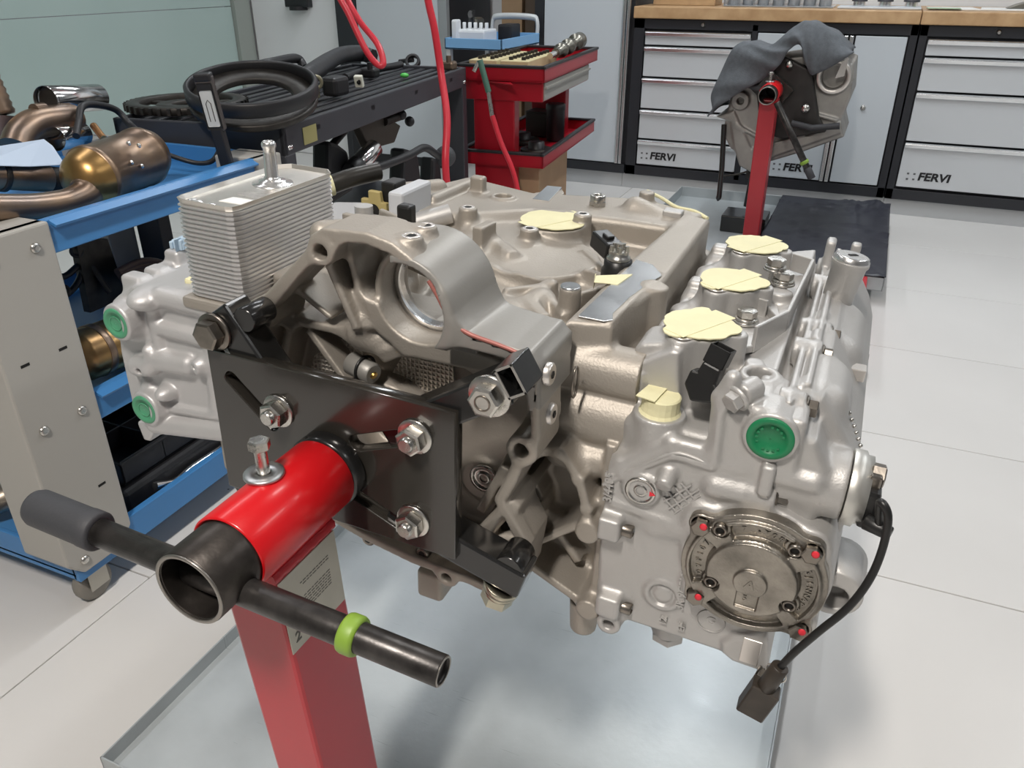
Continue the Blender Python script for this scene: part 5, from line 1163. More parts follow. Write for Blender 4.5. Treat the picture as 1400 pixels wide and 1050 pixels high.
MB().box((-LW + .01, .01, .33), (-.01, LL - .01, .345)).build('lower_shelf', charc, bk)
MB().box((.0005, .085, ZT - .052), (.0015, .150, ZT - .012)).build('name_plate', mat('brass_yellow_plate', (.42, .38, .16), .3, .45), bk)
# top clutter
def gear(name, label, c, r, th, m, teeth=40):
    t = thing(name, label, 'flywheel', tuple(c)); b = MB().pipe(c, c + Vector((0, 0, th)), r, r * .78, 60, .002)
    for i in range(teeth): tt = 2 * math.pi * i / teeth; b.box((r - .002, -.004, .001), (r + .006, .004, th - .001), 0, 1, Matrix.Translation(c) @ Matrix.Rotation(tt, 4, 'Z'))
    part(b, 'toothed_ring', m, t); part(MB().pipe(c, c + Vector((0, 0, th * .6)), r * .52, r * .26, 40, .002), 'hub', m, t)
    for i in range(6): part(MB().box((r * .45, -.012, 0), (r * .82, .012, th * .5), .002, 1, Matrix.Translation(c) @ Matrix.Rotation(i * 1.047, 4, 'Z')), 'spoke', m, t)
c_ = PZ(270, 150, ZT + .002); gear('flywheel', 'dark toothed flywheel lying on the near end of the black cart', c_ + Vector((-.03, .0, .005)), .145, .018, darkMet)
c_ = PZ(345, 118, ZT + .080); t = thing('clutch_housing', 'large black hoop resting on the flywheel on the black cart', 'ring', tuple(c_))
part(MB().lathe([(.145, 0), (.150, .004), (.150, .030), (.146, .034), (.140, .034), (.138, .030), (.138, .004), (.145, 0)], c_ + Vector((0, 0, -.02)), (.12, -.18, 1), 56, True, False), 'hoop', blackR, t); part(MB().pipe(c_ + Vector((0, 0, -.035)), c_ + Vector((.003, -.004, -.02)), .146, .09, 56, .003), 'plate_ring', darkMet, t)
c_ = PZ(405, 92, ZT + .06); cord([PZ(330, 95, ZT + .07), PZ(370, 86, ZT + .08), PZ(405, 80, ZT + .075), PZ(416, 92, ZT + .05)], .014, blackR, 'flat black strap over the hoop on the black cart', 'strap', 'strap')
cord([PZ(412, 112, ZT + .034), PZ(430, 97, ZT + .05), PZ(462, 77, ZT + .055), PZ(492, 73, ZT + .045), PZ(510, 78, ZT + .034)], .028, mat('ribbed_black_hose', (.03, .03, .033), 0, .42, .3, 40), 'fat black intake hose on the far half of the black cart', 'hose', 'intake_hose')
cord([PZ(472, 106, ZT + .018), PZ(500, 97, ZT + .018), PZ(535, 91, ZT + .018), PZ(548, 88, ZT + .018)], .012, blackR, 'thin black hose beside the fat intake hose', 'hose', 'coolant_hose')
t = thing('wiring_bracket', 'metal eyelet bracket with grey connector standing at the black cart front', 'bracket', tuple(PZ(425, 140, ZT)))
c_ = PZ(432, 112, ZT + .045); part(MB().pipe(c_, c_ + Vector((.008, -.012, .0)), .020, .011, 20), 'eyelet', mat('olive_zinc', (.36, .34, .24), .8, .4), t); part(MB().box((c_.x - .010, c_.y - .01, ZT + .004), (c_.x + .010, c_.y, ZT + .03), .002), 'tab', mat('olive_zinc', (.36, .34, .24)), t)
M = frame(PZ(419, 138, ZT + .02), (.9, .3, .55), (-.3, 1, 0)); part(MB().box((-.022, -.014, -.012), (.022, .014, .012), .004, 2, M), 'connector', mat('olive_grey_plastic', (.32, .33, .24), 0, .5), t); part(MB().box((c_.x + .0, c_.y + .02, ZT + .004), (c_.x + .05, c_.y + .09, ZT + .055), .01), 'black_block', blackR, t)
t = thing('white_clip', 'small white plastic clip among black clutter on the black cart', 'clip', tuple(PZ(491, 112, ZT)))
M = frame(PZ(491, 112, ZT + .015), (1, .2, 0), (0, 1, .3)); part(MB().box((-.013, -.008, -.016), (.013, .008, .02), .003, 2, M), 'clip_body', mat('ivory_plastic', (.72, .72, .62), 0, .5), t); part(MB().lathe([(.008, 0), (.006, .001), (.0005, .001)], M @ Vector((.002, -.0085, .004)), (0, -1, 0), 16, True, False), 'clip_hole', dark, t)
for i, (px, py, lab) in enumerate(((505, 98, 'small black sensor block behind the white clip'), (565, 82, 'round black clamp at the far end of the black cart'), (612, 88, 'brown metal fitting at the far corner of the black cart'))):
    c_ = PZ(px, py, ZT + .02); t = thing('small_part', lab, 'part', tuple(c_)); mm = [blackR, blackR, mat('brown_fitting', (.2, .15, .11), .7, .4)][i]
    if i == 1: part(MB().pipe(c_ + Vector((0, 0, -.01)), c_ + Vector((.004, -.015, .0)), .028, .018, 20), 'clamp_ring', mm, t); part(MB().cyl(c_ + Vector((-.06, 0, -.008)), c_, .008), 'clamp_bar', mm, t)
    else: part(MB().box(tuple(c_ - Vector((.03, .02, .018))), tuple(c_ + Vector((.03, .02, .012))), .008), 'block', mm, t); part(MB().cyl(c_ + Vector((.01, -.01, .005)), c_ + Vector((.01, -.01, .03)), .009), 'stub', mm, t)
tag(MB().ell(tuple(PZ(553, 103, ZT + .006)), (.016, .012, .008), 10, 6).build('green_cap', mat('bright_green_plastic', (.10, .55, .10), 0, .4)), 'small bright green cap on the black cart', 'cap')
# under the black cart
XU = -1.38
t = thing('gearbox_bracket', 'dark brown bracket with ball joints hanging under the black cart top', 'bracket', tuple(PX(520, 180, XU)))
part(MB().prism([(PX(490, 170, XU).y, PX(490, 170, XU).z), (PX(530, 160, XU).y, PX(530, 160, XU).z), (PX(548, 168, XU).y, PX(548, 172, XU).z), (PX(540, 195, XU).y, PX(540, 195, XU).z), (PX(505, 205, XU).y, PX(505, 205, XU).z)], 0, XU - .03, XU, .004), 'bracket_body', mat('brown_cast_iron', (.085, .072, .06), .4, .5, .2, 60), t)
part(MB().tube([PX(525, 166, XU), PX(548, 158, XU)], .014, 12), 'stud', darkMet, t)
for (px, py) in ((549, 157), (560, 166)): part(MB().ell(tuple(PX(px, py, XU + .01)), (.016, .016, .016), 14, 10), 'ball', blackR, t)
t = thing('damper', 'chrome cylinder leaning under the black cart', 'damper', tuple(PX(505, 215, XU))); part(MB().cyl(PX(490, 225, XU + .02), PX(512, 202, XU + .02), .028, None, 28, .002), 'cylinder', chrome, t); part(MB().cyl(PX(480, 236, XU + .02), PX(490, 225, XU + .02), .030, None, 28, .002), 'collar', blackR, t)
t = thing('black_pipe', 'long bent black pipe with ball end behind the grey module', 'pipe', tuple(PX(540, 225, -1.25))); part(MB().tube([PX(490, 237, -1.25), PX(530, 224, -1.25), PX(560, 212, -1.25), PX(580, 202, -1.25), PX(595, 210, -1.25), PX(606, 218, -1.25)], .012, 12, True, True, 6), 'pipe', blackR, t); part(MB().ell(tuple(PX(609, 214, -1.24)), (.034, .030, .034), 20, 14), 'ball_end', rubberB, t)
for i, (px, py, w_, hh) in enumerate(((452, 232, .07, .09), (552, 232, .07, .08), (588, 235, .04, .06))):
    c_ = PX(px, py, -1.42 - .02 * i); tag(MB().prism([(-w_, -hh), (w_, -hh * .8), (w_ * .8, hh * .5), (w_ * .2, hh * .8), (-w_ * .5, hh)], 0, -.03, .03, .012, 2, Matrix.Translation(c_)).build('housing', blackR), ['black plastic housing under the near end of the black cart', 'black plastic housing behind the grey module', 'small black housing under the ball-ended pipe'][i], 'housing')
cord([PX(440, 215, -1.5), PX(470, 180, -1.5), PX(490, 160, -1.5)], .012, blackR, 'black rod slanting under the black cart', 'rod', 'black_rod')
# ---- red air hoses from the ceiling
hoseM = mat('red_air_hose', (.62, .03, .05), 0, .35)
cord([PY(455, -30, 1.9) + Vector((-.06, 0, 1.4)), PY(455, -30, 1.9) + Vector((-.05, 0, .6)), PY(455, -30, 1.9) + Vector((-.02, 0, .2)), PY(455, -30, 1.9), PY(478, 22, 1.9), PY(500, 68, 1.9), PY(516, 88, 1.91), PY(524, 86, 1.92), PY(516, 60, 1.94), PY(490, 26, 1.96), PY(470, -20, 1.98), PY(470, -20, 1.98) + Vector((-.01, 0, .2)), PY(470, -20, 1.98) + Vector((-.02, 0, .6)), PY(470, -20, 1.98) + Vector((-.02, 0, 1.4))], .0085, hoseM, 'red air hose hanging in a loop above the black cart', 'hose', 'air_hose', None, 8)
cord([PY(582, -20, 2.1) + Vector((-.05, 0, 1.4)), PY(582, -20, 2.1) + Vector((-.04, 0, .7)), PY(582, -20, 2.1) + Vector((-.02, 0, .25)), PY(582, -20, 2.1), PY(594, 40, 2.1), PY(603, 100, 2.1), PY(611, 160, 2.05), PY(609, 220, 2.0), PY(612, 262, 2.0), PY(618, 300, 2.0)], .0105, hoseM, 'red air hose hanging straight down past the black cart corner', 'hose', 'air_hose', None, 8)
# blow gun hanging at the cart corner
t = thing('blow_gun', 'green air blow gun with red hose hanging beside the red tool cart', 'tool', tuple(PY(660, 110, 2.78)))
part(MB().tube([PY(656, 82, 2.78), PY(661, 100, 2.78), PY(668, 126, 2.78)], .011, 10, True, True, 4), 'grip', mat('dull_green_paint', (.07, .16, .12), 0, .45), t); part(MB().cyl(PY(668, 126, 2.78), PY(673, 160, 2.78), .008, None, 12), 'coupling', steel, t); part(MB().cyl(PY(655, 84, 2.78), PY(648, 98, 2.77), .008, None, 12), 'nozzle', steel, t)
part(MB().tube([PY(673, 158, 2.78), PY(685, 195, 2.78), PY(700, 230, 2.78), PY(708, 262, 2.78), PY(712, 300, 2.78)], .010, 10, True, True, 5), 'hose', hoseM, t)
# ---- red tool cart
rc = thing('tool_cart', 'red three-tier tool cart in front of the tall cabinet', 'cart', (-1.125, 2.87, 0), (0, 0, R_(5)))
RW, RL = .34, .84
def tierr(z, h_, nm):
    s_ = MB().box((-RW, 0, z - h_), (0, RL, z - h_ + .006)).box((-RW, 0, z - h_), (-RW + .008, RL, z), .002).box((-.008, 0, z - h_), (0, RL, z), .002).box((-RW, 0, z - h_), (0, .008, z), .002).box((-RW, RL - .008, z - h_), (0, RL, z), .002).build(nm, redD, rc)
    MB().box((-RW - .004, -.004, z - .003), (-RW + .014, RL + .004, z + .008), .003).box((-.014, -.004, z - .003), (.004, RL + .004, z + .008), .003).box((-RW, -.004, z - .003), (0, .014, z + .008), .003).box((-RW, RL - .014, z - .003), (0, RL + .004, z + .008), .003).build('edge_trim', blackR, s_)
tierr(.775, .048, 'top_tray'); tierr(.465, .048, 'middle_tray')
MB().prism([(-RW + .10, .02), (-.14, .02), (-.10, -.06), (-.10, -.06)][:3], 2, .72, .724).build('gusset', redD, rc)
pst = MB().box((-RW + .05, .03, .05), (-.125, .09, .73), .004).build('post', redD, rc); MB().box((-RW + .08, RL - .16, .05), (-.10, RL - .10, .73), .004).build('post', redD, rc)
dw = MB().box((-RW + .02, .02, .655), (-.012, RL - .12, .727), .003).build('drawer_box', redD, rc); MB().box((-.013, .03, .660), (-.006, RL - .13, .722), .002).build('drawer_front', mat('grey_drawer_front', (.34, .33, .30), .3, .4), dw); MB().box((-.007, .03, .700), (.002, RL - .13, .708), .001).build('drawer_pull', mat('grey_drawer_front', (.34, .33, .30)), dw)
MB().prism([(-RW, -.02), (-.02, 0), (.08, RL * .98), (0, RL), (-RW, RL)], 2, .05, .085, .003).build('base_tray', redD, rc)
for (x_, y_) in ((-RW + .05, .06), (-.05, .06), (-RW + .05, RL - .06), (-.05, RL - .06)): MB().cyl((x_ - .012, y_, .028), (x_ + .012, y_, .028), .028, None, 16, .003).build('wheel', rubberB, rc)
rcM = Matrix.Translation((-1.125, 2.87, 0)) @ Matrix.Rotation(R_(5), 4, 'Z')
def onrc(x_, y_, z_): return rcM @ Vector((x_, y_, z_))
cb = tag(MB().box((-RW + .04, .12, .0855), (-.05, .55, .41), .003).build('cardboard_box', cardM, None, None, rcM), 'brown cardboard box standing on the base of the red tool cart', 'box')
for k in range(2):
    t = thing('bolt_rack', 'cream drilled bolt block ' + ('at the left of the red cart top' if k == 0 else 'at the right of the red cart top'), 'rack', tuple(onrc(-.265 + k * .125, .26, .755)), (0, 0, R_(5)), 'bolt blocks')
    MB().box((-.056, -.19, -.02), (.056, .20, .035), .003).build('block', mat('cream_wood_block', (.60, .52, .30), 0, .6, .05, 60, .1, 20), t)
    for i in range(8):
        for j in range(2): MB().cyl((-.025 + .05 * j, -.15 + i * .045, .034), (-.025 + .05 * j, -.15 + i * .045, .046), .009, None, 8).build('bolt', darkMet, t)
t = thing('camshaft', 'grey metal shaft lying across the red cart top', 'shaft', tuple(onrc(-.06, .45, .79)))
part(MB().lathe([(.018, 0), (.018, .05), (.028, .052), (.028, .075), (.016, .078), (.016, .13), (.03, .132), (.03, .155), (.018, .158), (.018, .23), (.034, .232), (.030, .25), (.032, .26), (.032, .285), (.02, .29)], onrc(-.045, .30, .80), (-.0, 1, .10), 24), 'shaft', mat('grey_oily_steel', (.22, .21, .18), .9, .35), t)
part(MB().cyl(onrc(-.05, .24, .795), onrc(-.045, .30, .80), .012), 'tip', chrome, t)
for i, (x_, y_, r_, hh, lab) in enumerate(((-.10, .52, .040, .095, 'black cylindrical cup on the middle tray of the red cart'), (-.20, .62, .05, .085, 'dark square tin behind the black cup'))):
    c_ = onrc(x_, y_, .468 - .042); t = thing('container', lab, 'container', tuple(c_))
    if i == 0: part(MB().lathe([(r_ * .92, 0), (r_, .01), (r_, hh + .03), (r_ * 1.06, hh + .035), (r_ * 1.06, hh + .055), (r_ * .9, hh + .06)], c_, (0, 0, 1), 28), 'cup', blackR, t)
    else: part(MB().box(tuple(c_ - Vector((r_, r_, 0))), tuple(c_ + Vector((r_, r_, .10))), .004), 'tin', mat('dark_grey_tin', (.05, .05, .045), .2, .5), t); part(MB().box(tuple(c_ + Vector((-r_, -r_, .10))), tuple(c_ + Vector((r_, r_, .108))), .003), 'tin_lid', mat('dark_grey_tin', (.05, .05, .045)), t)
for i, (x_, y_, r_) in enumerate(((-.24, .20, .075), (-.22, .42, .075), (-.10, .24, .065))):
    c_ = onrc(x_, y_, .424); t = thing('brake_part', ['large dark disc at the near left of the middle red tray', 'dark disc at the middle of the middle red tray', 'small dark disc at the near right of the middle red tray'][i], 'disc', tuple(c_))
    part(MB().pipe(c_, c_ + Vector((0, 0, .02)), r_, r_ * .5, 36, .002), 'disc', darkMet, t); part(MB().lathe([(r_ * .52, 0), (r_ * .5, .045), (r_ * .3, .048)], c_, (0, 0, 1), 28), 'hub', blackR, t)
# ---- things in the open bay behind: cardboard, blue trolley with white parts
tag(MB().box((-2.12, 4.70, 0), (-1.99, 4.80, 1.7), .002).build('cardboard_sheet', cardM), 'tall brown cardboard leaning between the two tall cabinets', 'cardboard')
tag(MB().box((-1.98, 4.72, 0), (-1.86, 4.84, 1.75), .004).build('dark_panel', mat('dark_brown_board', (.10, .07, .05), 0, .6)), 'dark brown board standing beside the tall cardboard', 'board')
bt = thing('parts_trolley', 'blue trolley with bent tube handle in the bay between cabinets', 'trolley', (-1.95, 4.05, 0))
ZB = .74
part(MB().box((-2.16, 3.72, ZB), (-1.66, 4.30, ZB + .008), .002), 'tray', blueM, bt)
for lo, hi in (((-2.16, 3.72, ZB), (-2.15, 4.30, ZB + .05)), ((-1.67, 3.72, ZB), (-1.66, 4.30, ZB + .05)), ((-2.16, 3.72, ZB), (-1.66, 3.73, ZB + .05)), ((-2.16, 4.29, ZB), (-1.66, 4.30, ZB + .05))): part(MB().box(lo, hi, .002), 'rim', mat('light_blue_rim', (.20, .42, .70), 0, .4), bt)
part(MB().tube([(-2.12, 4.32, ZB), (-2.12, 4.33, ZB + .10), (-2.06, 4.33, ZB + .125), (-1.76, 4.33, ZB + .125), (-1.70, 4.33, ZB + .10), (-1.70, 4.32, ZB)], .016, 12, True, True, 5), 'handle', mat('light_grey_tube', (.62, .64, .65), .2, .4), bt)
for x_ in (-2.14, -1.68):
    for y_ in (3.75, 4.28): part(MB().box((x_ - .018, y_ - .018, .06), (x_ + .018, y_ + .018, ZB), .003), 'leg', mat('light_grey_tube', (.62, .64, .65)), bt); part(MB().cyl((x_ - .012, y_, .03), (x_ + .012, y_, .03), .03, None, 16), 'wheel', rubberB, bt)
wp = mat('white_plastic_part', (.74, .76, .78), 0, .45)
t = thing('white_housing', 'white plastic engine part lying on the blue trolley', 'part', (-1.98, 3.9, ZB)); part(MB().box((-2.12, 3.80, ZB + .012), (-1.86, 3.98, ZB + .085), .012), 'housing', wp, t)
for i in range(5): part(MB().cyl((-2.09 + i * .05, 3.88, ZB + .08), (-2.09 + i * .05, 3.88, ZB + .115), .014, None, 14, .002), 'outlet', wp, t)
part(MB().box((-2.14, 3.78, ZB + .012), (-2.09, 3.84, ZB + .13), .01), 'end_block', wp, t)
tag(MB().box((-1.90, 4.05, ZB + .012), (-1.78, 4.2, ZB + .10), .01).build('black_box', blackR), 'black plastic box on the blue trolley beside the white part', 'box')
cord([PY(652, 50, 3.98), PY(651, 40, 3.98), PY(647, 25, 3.98), PY(648, 14, 3.98)], .007, blackR, 'thin black cable sticking up from the blue trolley', 'cable')
t = thing('grey_fitting', 'dark grey fitting at the left end of the blue trolley', 'part', (-2.13, 4.05, ZB)); part(MB().box((-2.145, 4.0, ZB + .012), (-2.06, 4.12, ZB + .13), .02), 'body', mat('grey_oily_steel', (.22, .21, .18)), t); part(MB().cyl((-2.10, 4.0, ZB + .10), (-2.06, 3.92, ZB + .15), .02), 'stub', blackR, t)
_M = Matrix.Translation((-1.715, 3.80, 0)) @ Matrix.Diagonal((.62, .85, 1, 1)) @ Matrix.Translation((1.66, -3.72, 0))
for o in list(COL.objects):
    if o.parent is None and o.name.split('.')[0] in ('parts_trolley', 'white_housing', 'black_box', 'grey_fitting'): bpy.context.view_layer.update(); o.matrix_world = _M @ o.matrix_world
# ---- things on the worktops
wd = mat('light_wood_box', (.55, .36, .19), 0, .55, .05, 40, .2, 20)
t = thing('wooden_crate', 'open light wooden crate on the left end of the worktop', 'crate', (-1.02, 4.6, .925))
for lo, hi in (((-1.17, 4.52, .926), (-.85, 4.535, .985)), ((-1.17, 4.70, .926), (-.85, 4.715, .985)), ((-1.17, 4.535, .926), (-1.155, 4.70, .985)), ((-.865, 4.535, .926), (-.85, 4.70, .985)), ((-1.155, 4.535, .926), (-.865, 4.70, .934))): part(MB().box(lo, hi, .002), 'board', wd, t)
t = thing('glass_tray', 'clear tray of small glass cups on the worktop behind the draped engine', 'tray', (-.55, 4.6, .925))
gl_ = mat('clear_grey_plastic', (.62, .64, .66), 0, .15, trans=.6)
part(MB().box((-.80, 4.48, .926), (-.28, 4.72, .932), .002), 'tray_base', gl_, t)
for i in range(7): part(MB().pipe((-.76 + i * .073, 4.55, .932), (-.76 + i * .073, 4.55, .99), .030, .027, 18), 'cup', gl_, t); part(MB().box((-.80 + i * .073, 4.48, .932), (-.797 + i * .073, 4.72, .985)), 'tray_divider', gl_, t)
t = thing('piston_board', 'grey board on the worktop carrying three dark pistons', 'board', (-.02, 4.58, .925)); part(MB().box((-.26, 4.46, .926), (.105, 4.68, .934), .002), 'board', mat('pale_board', (.60, .63, .66), 0, .5), t)
for i in range(3):
    c_ = Vector((-.17 + i * .115, 4.58, .9345)); pi = thing('piston', ['left dark piston standing on the grey board', 'middle dark piston standing on the grey board', 'right dark piston standing on the grey board'][i], 'piston', tuple(c_), (0, 0, 0), 'pistons on the worktop')
    MB().cyl((0, 0, 0), (0, 0, .02), .028, None, 24).build('skirt', chrome, pi); MB().lathe([(.036, .02), (.036, .035), (.033, .036), (.033, .040), (.036, .041), (.036, .06), (.034, .062)], (0, 0, 0), (0, 0, 1), 28).build('crown', mat('dark_piston', (.06, .06, .07), .3, .4), pi)
for i, (x0_, x1_, y0_, rz) in enumerate(((.14, .34, 4.50, .1), (.36, .60, 4.52, -.08))):
    tag(MB().box((-(x1_ - x0_) / 2, -.11, 0), ((x1_ - x0_) / 2, .11, .006), .001, 1).build('paper_stack', white, None, None, Matrix.Translation(((x0_ + x1_) / 2, y0_ + .1, .9255)) @ Matrix.Rotation(rz, 4, 'Z')), ['white paper stack near the worktop joint', 'white paper stack at the right edge of the worktop'][i], 'paper')
t = thing('clipboard', 'green sheet lying at the worktop joint', 'paper', (.2, 4.5, .932)); part(MB().box((.13, 4.46, .9318), (.27, 4.58, .9325)), 'sheet', mat('pale_green_paper', (.35, .48, .30), 0, .6), t)
tag(MB().prism([(.46, .9325), (.60, .9325), (.58, .945), (.54, .962), (.50, .95)], 1, 4.60, 4.68, .004).build('grey_tool', mat('grey_oily_steel', (.22, .21, .18))), 'small grey tool lying on the right paper stack', 'tool')
# black bracket high on the white column
tag(MB().box((-3.42, 4.37, .885), (-3.25, 4.42, .93), .004).cyl((-3.34, 4.395, .868), (-3.34, 4.395, .89), .055, None, 20).build('wall_hook', blackR), 'black bracket fixed on the white column at the top edge', 'bracket')
# ---- red bar with caster beyond the near engine
t = thing('red_creeper', 'red steel bar with dark caster wheel beyond the near engine', 'frame', (.09, 2.6, 0)); part(MB().box((.045, 2.30, .06), (.085, 3.05, .10), .004), 'bar', redPost, t); part(MB().box((.085, 2.36, .05), (.105, 2.40, .09), .003), 'bracket', blackR, t); part(MB().cyl((.088, 2.42, .034), (.118, 2.42, .034), .034, None, 24, .004), 'wheel', mat('brown_rubber', (.06, .05, .035), 0, .5), t)
# ------------------------------------------------------------------ the draped engine on the second stand
O2 = Vector((-.382, 3.44, .675))
st2 = stand('red engine stand in the background carrying the draped engine', Matrix.Translation(O2), False)
def S(a, b, y): q = PY(a, b, O2.y + y) - O2; return (q.x, q.z)
def S3(a, b, y): return PY(a, b, O2.y + y) - O2
MB().box((-.06, .0, -.045), (.06, .012, .045), .002, 1, Matrix.Rotation(R_(35), 4, 'Y')).build('mount_plate', plateP, st2)
a = S3(1062, 140, -.182); b_ = S3(1110, 244, -.182); dv = (b_ - a).normalized()
h2 = MB().cyl(a, b_, .0125, None, 20, .001).build('handle_bar', wornB, st2); MB().cyl(b_ - dv * .075, b_ - dv * .062, .0165, None, 20, .001).build('grip_ring', lime, h2); MB().cyl(b_ - dv * .045, b_, .0145, None, 18, .001).build('end_sleeve', rubberB, h2)
e2 = thing('draped_engine', 'grey engine block half covered by a dark towel on the far stand', 'engine', tuple(O2))
g2 = mat('grey_cast_block', (.40, .385, .36), .6, .48, .25, 120, .25, 14); d2 = mat('oily_dark_block', (.045, .042, .04), .4, .45, .1, 60, .3, 20)
v = Vox((-.36, .03, -.40), (.36, .46, .26), .004)
v.poly([S(*q, .10) for q in ((990, 180), (1005, 110), (1060, 80), (1130, 70), (1168, 85), (1165, 130), (1150, 165), (1155, 185), (1100, 205), (1050, 220), (1020, 215), (1000, 200))], 1, .06, .42, .01, .01)
v.poly([S(*q, .08) for q in ((980, 158), (1005, 150), (1030, 205), (1090, 190), (1150, 165), (1152, 180), (1060, 212), (1035, 230), (1030, 235), (1012, 225), (1005, 200), (1000, 165))], 1, .05, .40, .006, .01)
for (px, py, r) in ((1012, 138, .035), (1140, 105, .065), (1100, 170, .03)):
    q = S(px, py, .05); v.cyl((q[0], .045, q[1]), (q[0], .12, q[1]), r, r * 1.1, .012)
q = S(1140, 105, .05); v.cyl((q[0], .0, q[1]), (q[0], .08, q[1]), .045, None, .004, 's'); q = S(1012, 138, .05); v.cyl((q[0], .0, q[1]), (q[0], .08, q[1]), .014, None, .003, 's')
for p_, r_ in (((1005, 170), (1050, 195)), ((1030, 205), (1100, 185)), ((1090, 150), (1145, 165)), ((1150, 70), (1166, 110))): v.rib(S(*p_, .06), S(*r_, .06), 1, .05, .12, .012, .01)
blk = v.build('block', g2, e2)
v = Vox((-.2, .02, -.2), (.26, .12, .22), .004); v.poly([S(*q, .04) for q in ((1000, 95), (1060, 70), (1110, 95), (1120, 160), (1130, 180), (1070, 190), (1040, 180), (1035, 130))], 1, .025, .08, .008, .008)
v.build('dark_flange', d2, e2)
for (px, py, r) in ((1101, 148, .017), (1079, 88, .015)): q = S3(px, py, .0); MB().ell(tuple(q), (r, r * .8, r), 16, 10).build('bolt_head', steel, e2)
q = S3(1140, 105, .035); MB().pipe(q, q + Vector((0, .02, 0)), .062, .050, 32).build('bore_ring', machS, e2); q = S3(1152, 92, .035); MB().prism([(q.x - .02, q.z - .04), (q.x + .012, q.z - .03), (q.x + .016, q.z + .035), (q.x - .004, q.z + .02)], 1, .03, .034).build('cut_face', chrome, e2)
MB().tube([S3(1082, 168, .0), S3(1110, 175, .0), S3(1148, 172, .0)], .012, 10).build('arm', rubberB, st2); MB().tube([S3(1012, 112, .006), S3(1040, 122, .006)], .012, 10).build('arm', rubberB, st2)
MB().box((S(1030, 235, .1)[0] - .03, .1, S(1030, 240, .1)[1] - .015), (S(1030, 235, .1)[0] + .02, .14, S(1030, 235, .1)[1] + .01), .004).build('drain_block', d2, e2)
# towel: a cloth surface draped over the block, built as a folded thick sheet
def towel():
    top = [(975, 152), (972, 130), (985, 100), (1005, 62), (1030, 60), (1055, 62), (1085, 36), (1110, 30), (1140, 45), (1165, 68)]
    bot = [(968, 160), (990, 140), (1020, 122), (1050, 104), (1066, 88), (1080, 68), (1094, 62), (1106, 98), (1120, 100), (1168, 72)]
    n = len(top); m = 10; k = 6; vs = []
    T = catmull([Vector((*q, 0)) for q in top], k); Bt = catmull([Vector((*q, 0)) for q in bot], k); N = len(T)
    for i in range(N):
        for j in range(m + 1):
            t = j / m; y = -.022 + .010 * math.sin(i * .45) * (1 - t) + .006 * math.sin(i * .8 + j * .4) - .012 * math.sin(t * 3.1) + .04 * t * t
            q = Bt[i].lerp(T[i], t); s_ = S3(q.x, q.y, y); vs.append((s_.x, s_.y, s_.z + .002 * math.sin(i * .7 + j * .5)))
        # over the top and down the back
        last = Vector(vs[-1])
        for j in range(1, 6): vs.append((last.x, last.y + .075 * j, last.z - .0008 * j * j + .003 * math.sin(i + j)))
    w_ = m + 6; fs = [(i * w_ + j, (i + 1) * w_ + j, (i + 1) * w_ + j + 1, i * w_ + j + 1) for i in range(N - 1) for j in range(w_ - 1)]
    me = bpy.data.meshes.new('towel'); me.from_pydata(vs, [], fs); me.polygons.foreach_set('use_smooth', [True] * len(fs)); return me
me = towel(); me.materials.append(mat('dark_grey_towel', (.115, .125, .138), 0, .95, .5, 220, .20, 60))
tw = bpy.data.objects.new('towel', me); COL.objects.link(tw); tw.location = O2; s_ = tw.modifiers.new('thickness', 'SOLIDIFY'); s_.thickness = .006; tag(tw, 'dark grey towel draped over the far engine', 'towel')
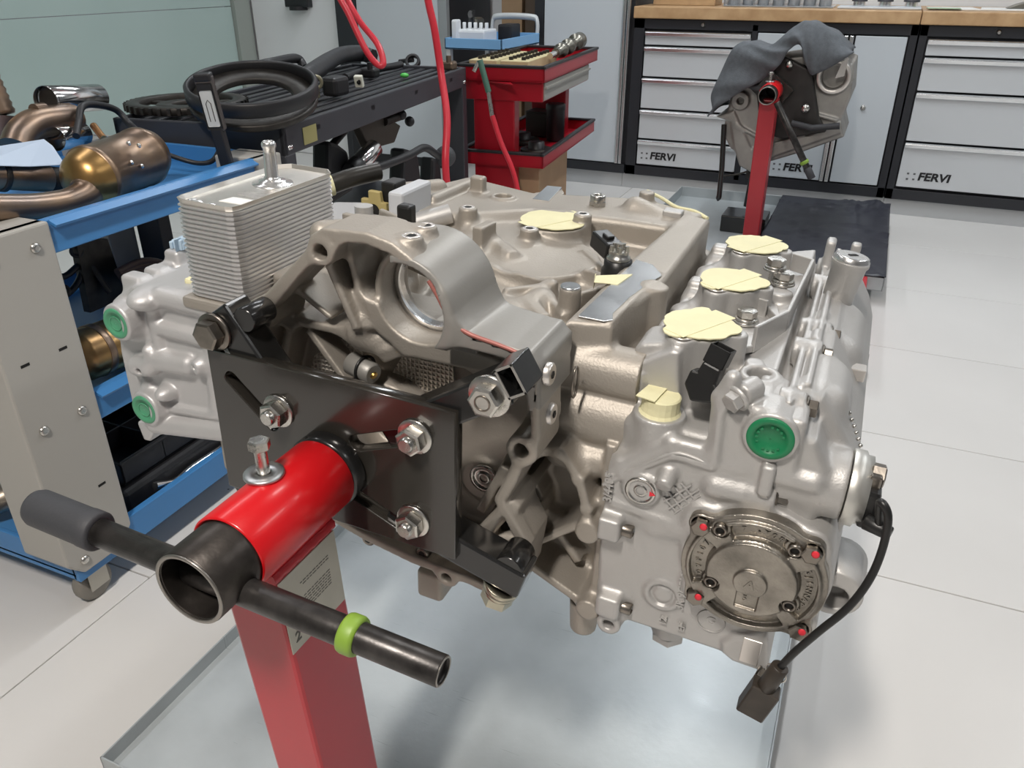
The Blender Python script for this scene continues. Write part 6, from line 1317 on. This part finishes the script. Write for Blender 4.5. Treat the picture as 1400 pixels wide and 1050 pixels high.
# tray, mat, support props
tray('galvanised drip tray under the draped engine', -.845, .142, 3.05, 4.12, .05, .05)
def mat_mesh():
    nx, ny = 60, 40; x0_, x1_, y0_, y1_ = -.345, .145, 3.047, 4.125; vs = []
    rnd = random.Random(3); cr = [(rnd.uniform(x0_, x1_), rnd.uniform(y0_, y1_), rnd.uniform(0, 3.1), rnd.uniform(.006, .014)) for _ in range(34)]
    for i in range(nx + 1):
        for j in range(ny + 1):
            x_ = x0_ + (x1_ - x0_) * i / nx; y_ = y0_ + (y1_ - y0_) * j / ny; z_ = 0
            for cx, cy, an, am in cr:
                u = (x_ - cx) * math.cos(an) + (y_ - cy) * math.sin(an); w_ = -(x_ - cx) * math.sin(an) + (y_ - cy) * math.cos(an); z_ += am * math.exp(-(u / .014) ** 2 - (w_ / .16) ** 2)
            vs.append((x_, y_, .105 + z_))
    fs = [(i * (ny + 1) + j, (i + 1) * (ny + 1) + j, (i + 1) * (ny + 1) + j + 1, i * (ny + 1) + j + 1) for i in range(nx) for j in range(ny)]
    me = bpy.data.meshes.new('mat'); me.from_pydata(vs, [], fs); me.polygons.foreach_set('use_smooth', [True] * len(fs)); return me
me = mat_mesh(); me.materials.append(mat('navy_black_sheet', (.022, .024, .036), 0, .42, .1, 60))
mo = bpy.data.objects.new('protective_sheet', me); COL.objects.link(mo); s_ = mo.modifiers.new('thickness', 'SOLIDIFY'); s_.thickness = .003; tag(mo, 'creased black plastic sheet spread over the right half of the far tray', 'sheet')
t = thing('support_prop', 'black steel prop on a square foot left of the far stand post', 'prop', (-.55, 3.62, .055))
q = PZ(1010, 290, .12); part(MB().box((q.x - .06, q.y - .10, .053), (q.x + .13, q.y + .06, .125), .004), 'foot', blackP, t)
part(MB().tube([PY(1020, 282, q.y), PY(1028, 240, q.y)], .012, 10), 'rod', blackP, t)
t = thing('hanging_rod', 'thin black rod hanging from the left side of the draped engine', 'rod', tuple(PY(990, 170, 3.5))); part(MB().tube([PY(990, 170, 3.44), PY(987, 230, 3.44), PY(983, 270, 3.44)], .011, 10), 'rod', blackP, t); part(MB().lathe([(.012, 0), (.011, .012), (.003, .022)], PY(983, 268, 3.5), (-.15, 0, -1), 12), 'tip', blackP, t); part(MB().tube([PY(988, 241, 3.5), PY(1010, 238, 3.5), PY(1030, 232, 3.5)], .004, 8), 'cross_wire', darkMet, t)

# ------------------------------------------------------------------ no piece deeper than thing > part > sub-part
bpy.context.view_layer.update()
for o in list(COL.objects):
    def up(q):
        n = 0
        while q.parent: q = q.parent; n += 1
        return n
    while up(o) > 2:
        mw = o.matrix_world.copy(); g = o.parent.parent; o.parent = g; o.matrix_parent_inverse = g.matrix_world.inverted(); o.matrix_basis = mw
